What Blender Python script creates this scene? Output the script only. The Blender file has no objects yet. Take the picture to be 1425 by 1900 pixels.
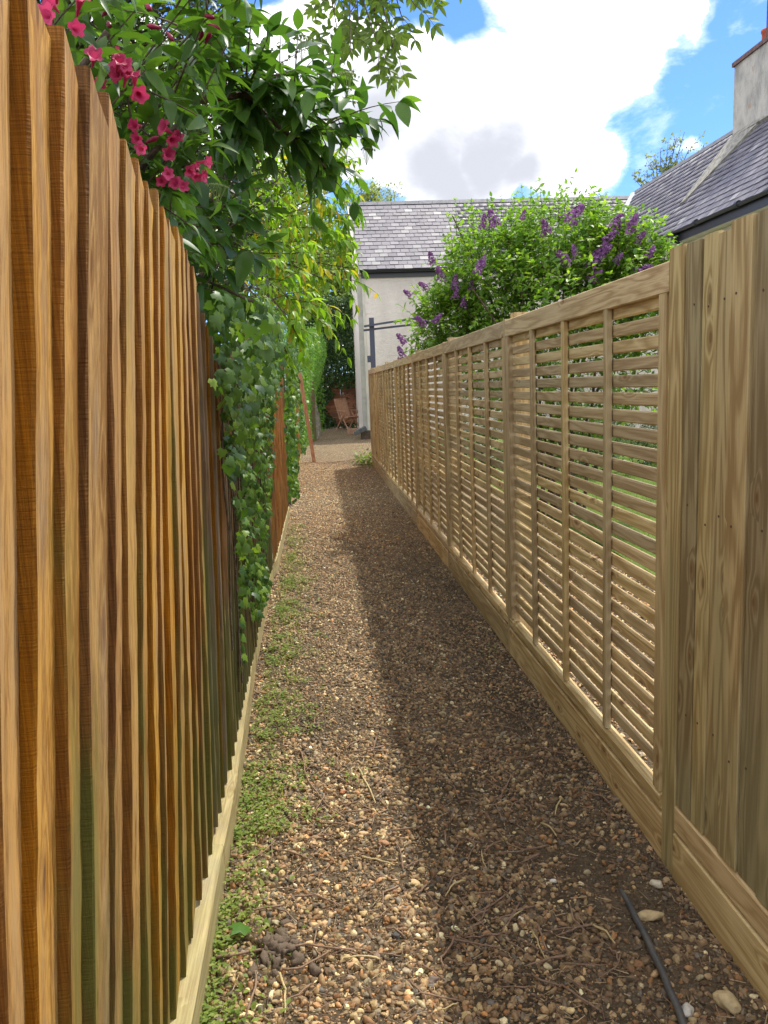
import bpy, math, random
import numpy as np
from mathutils import Vector, Matrix

# ------------------------------------------------------------------ camera
F_PX, EYE, IMG_W, IMG_H = 1500.0, 1.5, 1425.0, 1900.0
PITCH, ROLL, YAW = math.atan(233/1500), 0.040, math.radians(4.3802)
_f = np.array([math.sin(YAW)*math.cos(PITCH), math.cos(YAW)*math.cos(PITCH), -math.sin(PITCH)])
_r0 = np.array([math.cos(YAW), -math.sin(YAW), 0.0]); _d0 = np.cross(_f, _r0)
_R = math.cos(ROLL)*_r0 + math.sin(ROLL)*_d0
_D = -math.sin(ROLL)*_r0 + math.cos(ROLL)*_d0
scene = bpy.context.scene
COL = scene.collection
cam_data = bpy.data.cameras.new('camera'); cam = bpy.data.objects.new('camera', cam_data); COL.objects.link(cam)
cam_data.sensor_fit = 'HORIZONTAL'; cam_data.sensor_width = 36; cam_data.lens = 36*F_PX/IMG_W
cam_data.clip_start = 0.05; cam_data.clip_end = 3000
m = Matrix.Identity(4)
for i in range(3):
    m[i][0] = _R[i]; m[i][1] = -_D[i]; m[i][2] = -_f[i]
m[2][3] = EYE
cam.matrix_world = m
scene.camera = cam

def at(px, py, Y):
    """point of the place seen in direction (px,py) at distance Y down the path"""
    d = _f*F_PX + _R*(px-IMG_W/2) + _D*(py-IMG_H/2)
    p = d*(Y/d[1]); p[2] += EYE
    return Vector(p)
def sight(px, py):
    d = _f*F_PX + _R*(px-IMG_W/2) + _D*(py-IMG_H/2)
    return Vector(d).normalized()
def project(P):
    v = np.asarray(P, float) - np.array([0, 0, EYE])
    w = v @ _f
    return IMG_W/2 + F_PX*(v @ _R)/w, IMG_H/2 + F_PX*(v @ _D)/w

# ------------------------------------------------------------------ light
SUN = Vector((0.36, 0.36, 0.86)).normalized()
scene.view_settings.view_transform = 'Standard'
scene.view_settings.look = 'None'
scene.view_settings.exposure = 1.14
scene.view_settings.gamma = 1.0
scene.view_settings.use_curve_mapping = False
sl = bpy.data.lights.new('sun', 'SUN'); sl.energy = 2.35; sl.angle = math.radians(2.2); sl.color = (1.0, 0.95, 0.86)
so = bpy.data.objects.new('sun', sl); COL.objects.link(so)
so.rotation_euler = SUN.to_track_quat('Z', 'Y').to_euler(); so.location = (5, 5, 12)

class NT:
    def __init__(s, tree): s.t = tree; s.n = tree.nodes; s.l = tree.links
    def add(s, typ, **kw):
        n = s.n.new(typ)
        for k, v in kw.items():
            if k.startswith('i_'):
                k = k[2:]; k = int(k) if k.isdigit() else k.replace('_', ' ')
                s.put(n.inputs[k], v)
            else: setattr(n, k, v)
        return n
    def put(s, sock, v):
        if isinstance(v, bpy.types.NodeSocket): s.l.new(v, sock)
        elif isinstance(v, bpy.types.Node): s.l.new(v.outputs[0], sock)
        else: sock.default_value = v
    def math(s, op, a, b=0.0, c=None, clamp=False):
        n = s.n.new('ShaderNodeMath'); n.operation = op; n.use_clamp = clamp
        s.put(n.inputs[0], a); s.put(n.inputs[1], b)
        if c is not None: s.put(n.inputs[2], c)
        return n.outputs[0]
    def vmath(s, op, a, b=(0, 0, 0)):
        n = s.n.new('ShaderNodeVectorMath'); n.operation = op
        s.put(n.inputs[0], a)
        if op == 'SCALE': s.put(n.inputs[3], b)
        else: s.put(n.inputs[1], b)
        return n.outputs['Value'] if op in ('DOT_PRODUCT', 'LENGTH') else n.outputs[0]
    def mix(s, f, a, b, mode='MIX'):
        n = s.n.new('ShaderNodeMix'); n.data_type = 'RGBA'; n.blend_type = mode; n.clamp_factor = True
        s.put(n.inputs[0], f); s.put(n.inputs[6], a); s.put(n.inputs[7], b)
        return n.outputs[2]
    def noise(s, vec, scale, detail=4, rough=0.55, dist=0.0):
        n = s.n.new('ShaderNodeTexNoise'); s.put(n.inputs['Vector'], vec); s.put(n.inputs['Scale'], scale)
        n.inputs['Detail'].default_value = detail; n.inputs['Roughness'].default_value = rough; n.inputs['Distortion'].default_value = dist
        return n.outputs['Fac']
    def ramp(s, fac, stops):
        n = s.n.new('ShaderNodeValToRGB'); s.put(n.inputs[0], fac); cr = n.color_ramp
        while len(cr.elements) > 1: cr.elements.remove(cr.elements[-1])
        for i, (p, c) in enumerate(stops):
            e = cr.elements[0] if i == 0 else cr.elements.new(p)
            e.position = p; e.color = (c, c, c, 1) if isinstance(c, (int, float)) else (*c, 1)
        return n.outputs[0]
    def step(s, v, lo, hi):
        n = s.n.new('ShaderNodeMapRange'); n.interpolation_type = 'SMOOTHSTEP'
        s.put(n.inputs[0], v); n.inputs[1].default_value = lo; n.inputs[2].default_value = hi
        return n.outputs[0]

world = bpy.data.worlds.new('World'); scene.world = world; world.use_nodes = True
W = NT(world.node_tree); W.n.clear()
wout = W.add('ShaderNodeOutputWorld')
sky = W.add('ShaderNodeTexSky', sky_type='NISHITA', sun_disc=False)
sky.sun_elevation = math.asin(SUN.z); sky.sun_rotation = math.atan2(SUN.x, SUN.y)
sky.air_density = 1.0; sky.dust_density = 0.3; sky.ozone_density = 3.0
gen = W.add('ShaderNodeTexCoord').outputs['Generated']
flat = W.vmath('MULTIPLY', gen, (1, 1, 1.7))
n1 = W.noise(flat, 2.3, 8, 0.6); n2 = W.noise(flat, 9.0, 8, 0.62, 0.25)
n3 = W.noise(W.vmath('ADD', flat, (4.1, 2.2, 0.7)), 4.0, 5, 0.5)
wcol = W.add('ShaderNodeTexNoise'); W.put(wcol.inputs['Vector'], gen); wcol.inputs['Scale'].default_value = 11; wcol.inputs['Detail'].default_value = 3
gw = W.vmath('ADD', gen, W.vmath('SCALE', W.vmath('SUBTRACT', wcol.outputs['Color'], (0.5, 0.5, 0.5)), 0.085))
cover = None
for px, py, r, a in [(900, 225, .105, 1), (760, 220, .10, 1), (640, 195, .09, 1), (1140, 40, .105, 1), (1040, 150, .085, .9), (1085, 290, .055, .8), (1010, 270, .08, .9), (830, 330, .075, .9), (940, 340, .05, .8),
                     (560, 130, .075, .95), (1020, -40, .085, 1), (1230, 20, .055, .8), (400, 330, .13, .9), (250, 60, .05, .5), (1300, 275, .022, .45), (690, 80, .04, .8)]:
    d = W.vmath('DISTANCE', gen, tuple(sight(px, py))) if False else W.vmath('LENGTH', W.vmath('SUBTRACT', gw, tuple(sight(px, py))))
    b = W.math('MULTIPLY', W.math('SUBTRACT', 1.0, W.math('DIVIDE', d, r)), a, clamp=True)
    cover = b if cover is None else W.math('MAXIMUM', cover, b)
# away from the view the sky goes on as broken cumulus
dv = W.vmath('DOT_PRODUCT', gen, tuple(sight(712, 300)))
away = W.step(dv, 0.93, 0.80)
field = W.math('MULTIPLY', W.step(n1, 0.42, 0.56), W.math('MULTIPLY', away, 0.75))
cover = W.math('MAXIMUM', cover, field)
val = W.math('ADD', cover, W.math('MULTIPLY', W.math('SUBTRACT', n2, 0.5), 1.15))
mask = W.step(val, 0.13, 0.24)
wisp = W.math('MULTIPLY', W.step(val, 0.02, 0.2), 0.25)
mask = W.math('MAXIMUM', mask, wisp)
shade = W.step(W.math('ADD', n3, W.math('MULTIPLY', W.math('SUBTRACT', n2, 0.5), 0.35)), 0.47, 0.60)
base_ = None
for px, py, r in [(820, 310, .13), (705, 215, .11), (920, 300, .09), (620, 215, .10), (980, 320, .06)]:
    d = W.vmath('LENGTH', W.vmath('SUBTRACT', gw, tuple(sight(px, py))))
    b = W.math('SUBTRACT', 1.0, W.math('DIVIDE', d, r), clamp=True)
    base_ = b if base_ is None else W.math('MAXIMUM', base_, b)
nn_ = W.math('ADD', W.math('MULTIPLY', W.math('SUBTRACT', n2, 0.5), 1.1), W.math('MULTIPLY', W.math('SUBTRACT', n3, 0.5), 1.6))
inb = W.step(W.math('ADD', W.math('MULTIPLY', base_, 1.25), nn_), -0.25, 1.15)
shade = W.math('MAXIMUM', inb, W.math('MULTIPLY', away, W.math('MULTIPLY', shade, 0.6)), clamp=True)
ccol = W.mix(W.math('MULTIPLY', shade, 1.0), (0.93, 0.94, 0.97, 1), (0.27, 0.28, 0.31, 1))
bg1 = W.add('ShaderNodeBackground'); W.put(bg1.inputs[0], W.mix(1.0, sky.outputs[0], (0.62, 0.90, 1.42, 1), 'MULTIPLY')); bg1.inputs[1].default_value = 0.078
bg2 = W.add('ShaderNodeBackground'); W.put(bg2.inputs[0], ccol); bg2.inputs[1].default_value = 1.3
ms = W.add('ShaderNodeMixShader'); W.put(ms.inputs[0], mask); W.put(ms.inputs[1], bg1); W.put(ms.inputs[2], bg2)
W.l.new(ms.outputs[0], wout.inputs[0])

scene.render.engine = 'CYCLES'
scene.cycles.max_bounces = 7; scene.cycles.diffuse_bounces = 3; scene.cycles.glossy_bounces = 2
scene.cycles.transmission_bounces = 3; scene.cycles.transparent_max_bounces = 4
scene.render.resolution_x = 768; scene.render.resolution_y = 1024; scene.render.resolution_percentage = 100

# ------------------------------------------------------------------ helpers
def rngs(seed): return np.random.default_rng(seed)
def mesh_of(name, verts, faces, mats=(), fmat=None, smooth=False, attr=None):
    me = bpy.data.meshes.new(name)
    me.from_pydata([tuple(v) for v in verts], [], [tuple(f) for f in faces])
    for mt in mats: me.materials.append(mt)
    if fmat is not None: me.polygons.foreach_set('material_index', np.array(fmat, dtype=np.int32))
    if smooth: me.polygons.foreach_set('use_smooth', np.ones(len(me.polygons), dtype=bool))
    me.update()
    return me
def mesh_np(name, V, Q, mat, smooth=False, rnd=None):
    """fast mesh from arrays: V (n,3), Q (m,k) faces of equal size"""
    me = bpy.data.meshes.new(name); V = np.asarray(V, np.float32); Q = np.asarray(Q, np.int32)
    me.vertices.add(len(V)); me.vertices.foreach_set('co', V.ravel())
    k = Q.shape[1]; me.loops.add(Q.size); me.loops.foreach_set('vertex_index', Q.ravel())
    me.polygons.add(len(Q)); me.polygons.foreach_set('loop_start', np.arange(0, Q.size, k, dtype=np.int32))
    me.polygons.foreach_set('loop_total', np.full(len(Q), k, np.int32))
    if smooth: me.polygons.foreach_set('use_smooth', np.ones(len(Q), dtype=bool))
    me.materials.append(mat)
    if rnd is not None:
        a = me.attributes.new('rnd', 'FLOAT', 'POINT'); a.data.foreach_set('value', np.asarray(rnd, np.float32))
    me.update(calc_edges=True); me.validate()
    return me
def link(name, data, parent=None, loc=(0, 0, 0), rot=None):
    o = bpy.data.objects.new(name, data); COL.objects.link(o); o.location = loc
    if rot is not None: o.rotation_euler = rot
    if parent: o.parent = parent
    return o
def tag(o, label=None, cat=None, group=None, kind=None):
    if label: o['label'] = label
    if cat: o['category'] = cat
    if group: o['group'] = group
    if kind: o['kind'] = kind
    return o
def thing(name, loc, label, cat, group=None, rot=None):
    o = link(name, None, None, loc, rot); o.empty_display_size = 0.1
    return tag(o, label, cat, group)
class MB:
    """collects shapes into one mesh"""
    def __init__(s): s.v = []; s.f = []; s.mi = []
    def box(s, a, b, mi=0, bev=0.0, M=None):
        x0, y0, z0 = a; x1, y1, z1 = b; n = len(s.v)
        vs = [(x0, y0, z0), (x1, y0, z0), (x1, y1, z0), (x0, y1, z0), (x0, y0, z1), (x1, y0, z1), (x1, y1, z1), (x0, y1, z1)]
        if M is not None: vs = [tuple(M @ Vector(v)) for v in vs]
        s.v += vs
        s.f += [tuple(n+i for i in q) for q in ((0, 3, 2, 1), (4, 5, 6, 7), (0, 1, 5, 4), (1, 2, 6, 5), (2, 3, 7, 6), (3, 0, 4, 7))]
        s.mi += [mi]*6; return s
    def beam(s, p, q, w, h, up=(0, 0, 1), mi=0):
        p = Vector(p); q = Vector(q); z = (q-p); L = z.length; z.normalize()
        x = Vector(up).cross(z)
        if x.length < 1e-4: x = Vector((1, 0, 0))
        x.normalize(); y = z.cross(x)
        M = Matrix(((x.x, y.x, z.x, p.x), (x.y, y.y, z.y, p.y), (x.z, y.z, z.z, p.z), (0, 0, 0, 1)))
        return s.box((-w/2, -h/2, 0), (w/2, h/2, L), mi, M=M)
    def tube(s, pts, rad, sides=6, mi=0, cap=True):
        pts = [Vector(p) for p in pts]; n0 = len(s.v); N = len(pts)
        ref = Vector((0.13, 0.21, 0.97))
        for i, p in enumerate(pts):
            t = (pts[min(i+1, N-1)]-pts[max(i-1, 0)])
            if t.length < 1e-9: t = Vector((0, 0, 1))
            t.normalize()
            rf = ref if abs(t.dot(ref)) < 0.95 else Vector((1, 0, 0))
            u = t.cross(rf).normalized(); w = t.cross(u)
            r = rad[i] if hasattr(rad, '__len__') else rad
            for k in range(sides):
                a = 2*math.pi*k/sides; s.v.append(tuple(p+u*(r*math.cos(a))+w*(r*math.sin(a))))
        for i in range(N-1):
            for k in range(sides):
                a = n0+i*sides+k; b = n0+i*sides+(k+1) % sides
                s.f.append((a, b, b+sides, a+sides)); s.mi.append(mi)
        if cap:
            s.f.append(tuple(n0+k for k in reversed(range(sides)))); s.f.append(tuple(n0+(N-1)*sides+k for k in range(sides))); s.mi += [mi]*2
        return s
    def mesh(s, name, mats, smooth=False): return mesh_of(name, s.v, s.f, mats if isinstance(mats, (list, tuple)) else [mats], s.mi, smooth)
    def obj(s, name, mats, parent=None, smooth=False, loc=(0, 0, 0)): return link(name, s.mesh(name, mats, smooth), parent, loc)
def bevel_box(w, d, h, b=0.003):
    """box with small chamfers on its long edges (along z); x -w/2..w/2, y -d/2..d/2, z 0..h"""
    x, y = w/2, d/2
    prof = [(-x+b, -y), (x-b, -y), (x, -y+b), (x, y-b), (x-b, y), (-x+b, y), (-x, y-b), (-x, -y+b)]
    v = [(p[0], p[1], 0) for p in prof]+[(p[0], p[1], h) for p in prof]
    f = [(i, (i+1) % 8, 8+(i+1) % 8, 8+i) for i in range(8)]+[tuple(reversed(range(8))), tuple(range(8, 16))]
    return v, f

# ------------------------------------------------------------------ materials
def mat(name):
    mt = bpy.data.materials.new(name); mt.use_nodes = True; n = NT(mt.node_tree)
    b = mt.node_tree.nodes['Principled BSDF']; return mt, n, b
def bump(n, b, h, strength=0.3, dist=0.01):
    bn = n.add('ShaderNodeBump'); bn.inputs['Strength'].default_value = strength; bn.inputs['Distance'].default_value = dist
    n.put(bn.inputs['Height'], h); n.put(b.inputs['Normal'], bn.outputs[0]); return bn
def wood(name, dark, light, axis=2, algae=0.0, red=0.0, sawn=0.0, rough=0.72, knots=True, vary=0.35, grey=0.0, algcol=(0.10, 0.13, 0.03), contrast=(0.30, 0.72), ring=0.3, fibre=200, kn=0.16):
    mt, n, b = mat(name)
    oc = n.add('ShaderNodeTexCoord').outputs['Object']; oi = n.add('ShaderNodeObjectInfo'); rnd = oi.outputs['Random']
    off = n.add('ShaderNodeCombineXYZ'); n.put(off.inputs[0], n.math('MULTIPLY', rnd, 37.0)); n.put(off.inputs[1], n.math('MULTIPLY', rnd, 91.0)); n.put(off.inputs[2], n.math('MULTIPLY', rnd, 53.0))
    sc = [9, 9, 9]; sc[axis] = 0.9
    v = n.vmath('ADD', n.vmath('MULTIPLY', oc, tuple(sc)), off.outputs[0])
    # rings: distorted bands across the width
    g = n.noise(v, 1.0, 3, 0.5, 0.6)
    sx = n.add('ShaderNodeSeparateXYZ'); n.put(sx.inputs[0], oc); ac = {2: 1, 1: 2, 0: 2}[axis]
    kvv = n.add('ShaderNodeCombineXYZ'); n.put(kvv.inputs[0], n.math('ADD', n.math('MULTIPLY', sx.outputs[ac], 13.0), n.math('MULTIPLY', rnd, 31.0)))
    n.put(kvv.inputs[1], n.math('ADD', n.math('MULTIPLY', sx.outputs[axis], 6.0), n.math('MULTIPLY', rnd, 77.0)))
    vo = n.add('ShaderNodeTexVoronoi', voronoi_dimensions='2D'); n.put(vo.inputs['Vector'], kvv.outputs[0]); vo.inputs['Scale'].default_value = 1.0
    cellr = n.add('ShaderNodeSeparateColor', i_0=vo.outputs['Color']).outputs[0]
    kd = n.math('ADD', vo.outputs['Distance'], n.math('MULTIPLY', n.step(cellr, kn, kn+.05), 2.0))
    if knots: g = n.math('ADD', g, n.math('MULTIPLY', n.step(kd, 0.55, 0.0), 0.22))
    rings = n.math('FRACT', n.math('MULTIPLY', g, 7.0))
    rings = n.math('ABSOLUTE', n.math('SUBTRACT', n.math('MULTIPLY', rings, 2.0), 1.0))
    sf = [fibre, fibre, fibre]; sf[axis] = 3.5
    vf = n.vmath('ADD', n.vmath('MULTIPLY', oc, tuple(sf)), off.outputs[0])
    fib = n.noise(vf, 1.0, 6, 0.7)
    fac = n.math('ADD', n.math('MULTIPLY', rings, ring), n.math('MULTIPLY', fib, 1.0-ring))
    big = n.noise(v, 0.35, 3, 0.6)
    fac = n.math('ADD', fac, n.math('MULTIPLY', n.math('SUBTRACT', big, 0.5), 0.5))
    c = n.mix(n.step(fac, *contrast), (*dark, 1), (*light, 1))
    # tone of each piece
    r2 = n.math('FRACT', n.math('MULTIPLY', rnd, 7.31)); r3 = n.math('FRACT', n.math('MULTIPLY', rnd, 23.7))
    hsv = n.add('ShaderNodeHueSaturation'); n.put(hsv.inputs['Color'], c)
    n.put(hsv.inputs['Value'], n.math('ADD', 1.0-vary/2, n.math('MULTIPLY', r2, vary)))
    n.put(hsv.inputs['Saturation'], n.math('ADD', 0.95, n.math('MULTIPLY', r2, 0.15)))
    n.put(hsv.inputs['Hue'], n.math('ADD', 0.495, n.math('MULTIPLY', r3, 0.010)))
    c = hsv.outputs[0]
    pos = n.add('ShaderNodeNewGeometry').outputs['Position']
    if knots:
        k = n.step(kd, 0.13, 0.06)
        c = n.mix(n.math('MULTIPLY', k, 0.75), c, (dark[0]*0.35, dark[1]*0.28, dark[2]*0.25, 1))
        halo = n.step(kd, 0.28, 0.13)
        c = n.mix(n.math('MULTIPLY', halo, 0.35), c, (dark[0]*0.8, dark[1]*0.6, dark[2]*0.5, 1))
    if grey:
        gm = n.step(n.noise(n.vmath('MULTIPLY', pos, (9, 9, 1.6)), 1.0, 5, 0.6), 0.47, 0.66)
        c = n.mix(n.math('MULTIPLY', gm, grey), c, (0.26, 0.24, 0.20, 1))
    if algae:
        z = n.add('ShaderNodeSeparateXYZ'); n.put(z.inputs[0], pos)
        am = n.noise(n.vmath('MULTIPLY', pos, (6, 6, 1.2)), 1.0, 5, 0.6)
        low = n.math('SUBTRACT', 1.0, n.math('DIVIDE', z.outputs[2], 1.25), clamp=True)
        am = n.step(n.math('ADD', am, n.math('MULTIPLY', low, 0.28)), 0.53, 0.74)
        c = n.mix(n.math('MULTIPLY', am, algae), c, (*algcol, 1))
    if sawn:
        sz = [0, 0, 0]; sz[axis] = 420
        sw = n.noise(n.vmath('ADD', n.vmath('MULTIPLY', oc, (14, 14, 420) if axis == 2 else (14, 420, 14)), off.outputs[0]), 1.0, 2, 0.5)
        c = n.mix(n.math('MULTIPLY', n.step(sw, 0.5, 0.66), sawn), c, (dark[0]*0.4, dark[1]*0.4, dark[2]*0.4, 1))
        fac = n.math('ADD', fac, sw)
    n.put(b.inputs['Base Color'], c); b.inputs['Roughness'].default_value = rough
    b.inputs['Specular IOR Level'].default_value = 0.25
    bump(n, b, fac, 0.6, 0.003)
    return mt
NEW = wood('treated_softwood', (0.35, 0.245, 0.12), (0.56, 0.44, 0.25), axis=1, vary=0.45)
NEWV = wood('treated_softwood_upright', (0.34, 0.235, 0.11), (0.54, 0.415, 0.225), axis=2, vary=0.35)
NEWB = wood('treated_board', (0.25, 0.175, 0.078), (0.42, 0.33, 0.17), axis=2, vary=0.6, algae=0.28, algcol=(0.25, 0.27, 0.15), contrast=(0.32, 0.68), ring=0.35, kn=0.22)
OLDF = wood('weathered_board_face', (0.28, 0.128, 0.022), (0.62, 0.36, 0.10), axis=2, vary=0.25, algae=0.7, grey=0.35, knots=True, ring=0.15, fibre=330, algcol=(0.17, 0.17, 0.035), contrast=(0.36, 0.64))
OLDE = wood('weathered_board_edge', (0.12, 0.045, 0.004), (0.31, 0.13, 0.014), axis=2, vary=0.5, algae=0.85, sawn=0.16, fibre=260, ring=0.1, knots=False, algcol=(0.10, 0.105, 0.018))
OLDG = wood('dark_weathered_board', (0.13, 0.075, 0.035), (0.28, 0.175, 0.085), axis=2, vary=0.5, algae=0.6, grey=0.4, ring=0.2)
ORNG = wood('orange_stained_board', (0.30, 0.13, 0.04), (0.50, 0.25, 0.09), axis=2, vary=0.3, algae=0.2, grey=0.2)
KERB = wood('pale_gravel_board', (0.26, 0.19, 0.10), (0.48, 0.39, 0.21), axis=1, vary=0.1, algae=0.25, algcol=(0.34, 0.34, 0.12), grey=0.3, ring=0.2)
LAPW = wood('red_brown_lap_board', (0.26, 0.11, 0.06), (0.48, 0.23, 0.14), axis=0, vary=0.5, knots=False)
TEAK = wood('teak', (0.38, 0.20, 0.12), (0.55, 0.33, 0.21), axis=2, vary=0.2, knots=False)

def plain(name, c, rough=0.6, spec=0.4, noise=0.0, nscale=8, bumps=0.0, bscale=40, c2=None):
    mt, n, b = mat(name); oc = n.add('ShaderNodeTexCoord').outputs['Object']
    if noise or c2:
        f = n.noise(oc, nscale, 6, 0.6)
        cc = n.mix(n.step(f, 0.35, 0.65), (*c, 1), (*(c2 or tuple(x*(1-noise) for x in c)), 1)); n.put(b.inputs['Base Color'], cc)
    else: b.inputs['Base Color'].default_value = (*c, 1)
    b.inputs['Roughness'].default_value = rough; b.inputs['Specular IOR Level'].default_value = spec
    if bumps: bump(n, b, n.noise(oc, bscale, 5, 0.6), bumps, 0.02)
    return mt
def leafmat(name, c0, c1, c2=None, trans=0.35, rough=0.42, tmul=(1.9, 2.0, 0.7, 1)):
    """c0..c1 by leaf; translucent so light shines through"""
    mt, n, b = mat(name)
    at_ = n.add('ShaderNodeAttribute', attribute_name='rnd'); oi = n.add('ShaderNodeObjectInfo')
    r = n.math('FRACT', n.math('ADD', at_.outputs['Fac'], oi.outputs['Random']))
    stops = [(0.0, c0), (0.8 if c2 else 1.0, c1)]
    if c2: stops.append((1.0, c2))
    c = n.ramp(r, stops)
    oc = n.add('ShaderNodeTexCoord').outputs['Object']
    c = n.mix(n.math('MULTIPLY', n.noise(oc, 35.0, 2, 0.5), 0.35), c, (c0[0]*0.6, c0[1]*0.7, c0[2]*0.6, 1))
    n.put(b.inputs['Base Color'], c); b.inputs['Roughness'].default_value = rough; b.inputs['Specular IOR Level'].default_value = 0.32
    tr = n.add('ShaderNodeBsdfTranslucent')
    n.put(tr.inputs[0], n.mix(1.0, c, tmul, 'MULTIPLY'))
    mx = n.add('ShaderNodeMixShader'); mx.inputs[0].default_value = trans
    n.l.new(b.outputs[0], mx.inputs[1]); n.l.new(tr.outputs[0], mx.inputs[2])
    out = [x for x in mt.node_tree.nodes if x.type == 'OUTPUT_MATERIAL'][0]; n.l.new(mx.outputs[0], out.inputs[0])
    return mt
L_IVY = leafmat('ivy_leaf', (0.03, 0.075, 0.018), (0.11, 0.21, 0.03), (0.24, 0.36, 0.05), 0.33, 0.42)
L_IVYB = leafmat('young_ivy_leaf', (0.07, 0.17, 0.02), (0.16, 0.30, 0.045), (0.22, 0.36, 0.08), 0.35, 0.4)
L_DARK = leafmat('dogwood_leaf', (0.035, 0.085, 0.024), (0.085, 0.17, 0.03), (0.13, 0.24, 0.04), 0.42, 0.36)
L_WEIG = leafmat('weigela_leaf', (0.03, 0.075, 0.016), (0.09, 0.17, 0.026), None, 0.34, 0.45)
L_SMALL = leafmat('cotoneaster_leaf', (0.022, 0.042, 0.016), (0.06, 0.085, 0.03), (0.10, 0.11, 0.035), 0.3, 0.5)
L_CHERRY = leafmat('cherry_leaf', (0.11, 0.22, 0.02), (0.25, 0.38, 0.035), (0.48, 0.26, 0.04), 0.48, 0.4)
L_TREE = leafmat('tree_leaf', (0.06, 0.11, 0.022), (0.19, 0.26, 0.05), (0.28, 0.34, 0.10), 0.4, 0.5)
L_PALE = leafmat('pale_tree_leaf', (0.14, 0.17, 0.07), (0.30, 0.34, 0.15), None, 0.4, 0.5)
L_LILAC = leafmat('lilac_leaf', (0.08, 0.17, 0.03), (0.21, 0.35, 0.05), (0.34, 0.46, 0.07), 0.42, 0.42)
L_ASH = leafmat('ash_leaflet', (0.07, 0.12, 0.02), (0.16, 0.23, 0.035), None, 0.5, 0.5)
L_WEED = leafmat('weed_leaf', (0.11, 0.17, 0.03), (0.26, 0.33, 0.06), (0.38, 0.38, 0.13), 0.35, 0.5)
L_GRASS = leafmat('grass_blade', (0.10, 0.17, 0.02), (0.22, 0.30, 0.05), None, 0.3, 0.5)
L_IVYD = leafmat('dark_ivy_leaf', (0.018, 0.045, 0.015), (0.05, 0.105, 0.025), (0.09, 0.17, 0.03), 0.25, 0.35)  # darkest of the ivy greens, shared by the low garden shrubs
BARK = plain('bark', (0.13, 0.095, 0.065), 0.85, 0.2, 0.5, 30, 0.5, 60)
BARKP = plain('pale_bark', (0.36, 0.32, 0.25), 0.85, 0.2, 0.4, 12, 0.5, 40)
TWIGM = plain('twig_bark', (0.30, 0.20, 0.135), 0.8, 0.2, 0.35, 60)
STRAW = plain('straw', (0.55, 0.44, 0.22), 0.7, 0.3, 0.25, 40)
PINK = leafmat('pink_petal', (0.42, 0.022, 0.085), (0.66, 0.08, 0.20), None, 0.35, 0.5, tmul=(1.1, 1.1, 1.1, 1))
CRIM = leafmat('crimson_bud', (0.22, 0.008, 0.04), (0.38, 0.02, 0.08), None, 0.25, 0.4, tmul=(1, 1, 1, 1))
LILP = leafmat('lilac_floret', (0.20, 0.06, 0.23), (0.38, 0.15, 0.40), (0.60, 0.36, 0.62), 0.3, 0.6, tmul=(1.1, 1.1, 1.1, 1))
UMBEL = leafmat('green_bud', (0.20, 0.26, 0.08), (0.34, 0.40, 0.16), None, 0.3, 0.6)
GUTTER = plain('black_gutter_plastic', (0.018, 0.019, 0.024), 0.35, 0.5)
CREAMP = plain('cream_paint', (0.66, 0.63, 0.52), 0.6, 0.4, 0.15, 5)
PERG = plain('slate_grey_paint', (0.075, 0.085, 0.12), 0.5, 0.4, 0.1, 20)
TERRA = plain('terracotta', (0.45, 0.10, 0.05), 0.75, 0.3, 0.3, 8)
HOSE = plain('black_pipe_plastic', (0.045, 0.048, 0.055), 0.5, 0.5, 0.5, 12, 0.2, 80, c2=(0.10, 0.095, 0.085))
LEADM = plain('lead_flashing', (0.48, 0.50, 0.52), 0.5, 0.5, 0.25, 8)
METAL = plain('rusty_steel', (0.10, 0.055, 0.04), 0.6, 0.5, 0.3, 20)
MORTAR = plain('mortar', (0.36, 0.34, 0.29), 0.9, 0.2, 0.5, 10, 0.9, 40)

def render_mat():
    mt, n, b = mat('roughcast_render'); oc = n.add('ShaderNodeTexCoord').outputs['Object']
    st = n.noise(n.vmath('MULTIPLY', oc, (1.6, 1.6, 0.5)), 1.0, 6, 0.6)
    c = n.mix(n.step(st, 0.35, 0.7), (0.78, 0.70, 0.62, 1), (0.66, 0.59, 0.52, 1))
    n.put(b.inputs['Base Color'], c); b.inputs['Roughness'].default_value = 0.9; b.inputs['Specular IOR Level'].default_value = 0.15
    h = n.math('ADD', n.noise(n.vmath('MULTIPLY', oc, (5, 5, 9)), 1.0, 5, 0.6), n.math('MULTIPLY', n.noise(oc, 40, 3, 0.6), 0.4))
    bump(n, b, h, 0.8, 0.03); return mt
RENDER = render_mat()
def chim_mat():
    mt, n, b = mat('stained_chimney_render'); oc = n.add('ShaderNodeTexCoord').outputs['Object']
    a = n.noise(n.vmath('MULTIPLY', oc, (2.2, 2.2, 1.1)), 1.0, 7, 0.65); a2 = n.noise(oc, 3.3, 6, 0.6)
    c = n.mix(n.step(a, 0.36, 0.66), (0.50, 0.47, 0.41, 1), (0.27, 0.26, 0.235, 1))
    c = n.mix(n.math('MULTIPLY', n.step(a2, 0.60, 0.70), 0.6), c, (0.36, 0.20, 0.11, 1))
    n.put(b.inputs['Base Color'], c); b.inputs['Roughness'].default_value = 0.9
    bump(n, b, n.noise(oc, 25, 5, 0.6), 0.6, 0.02); return mt
CHIM = chim_mat()
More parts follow.
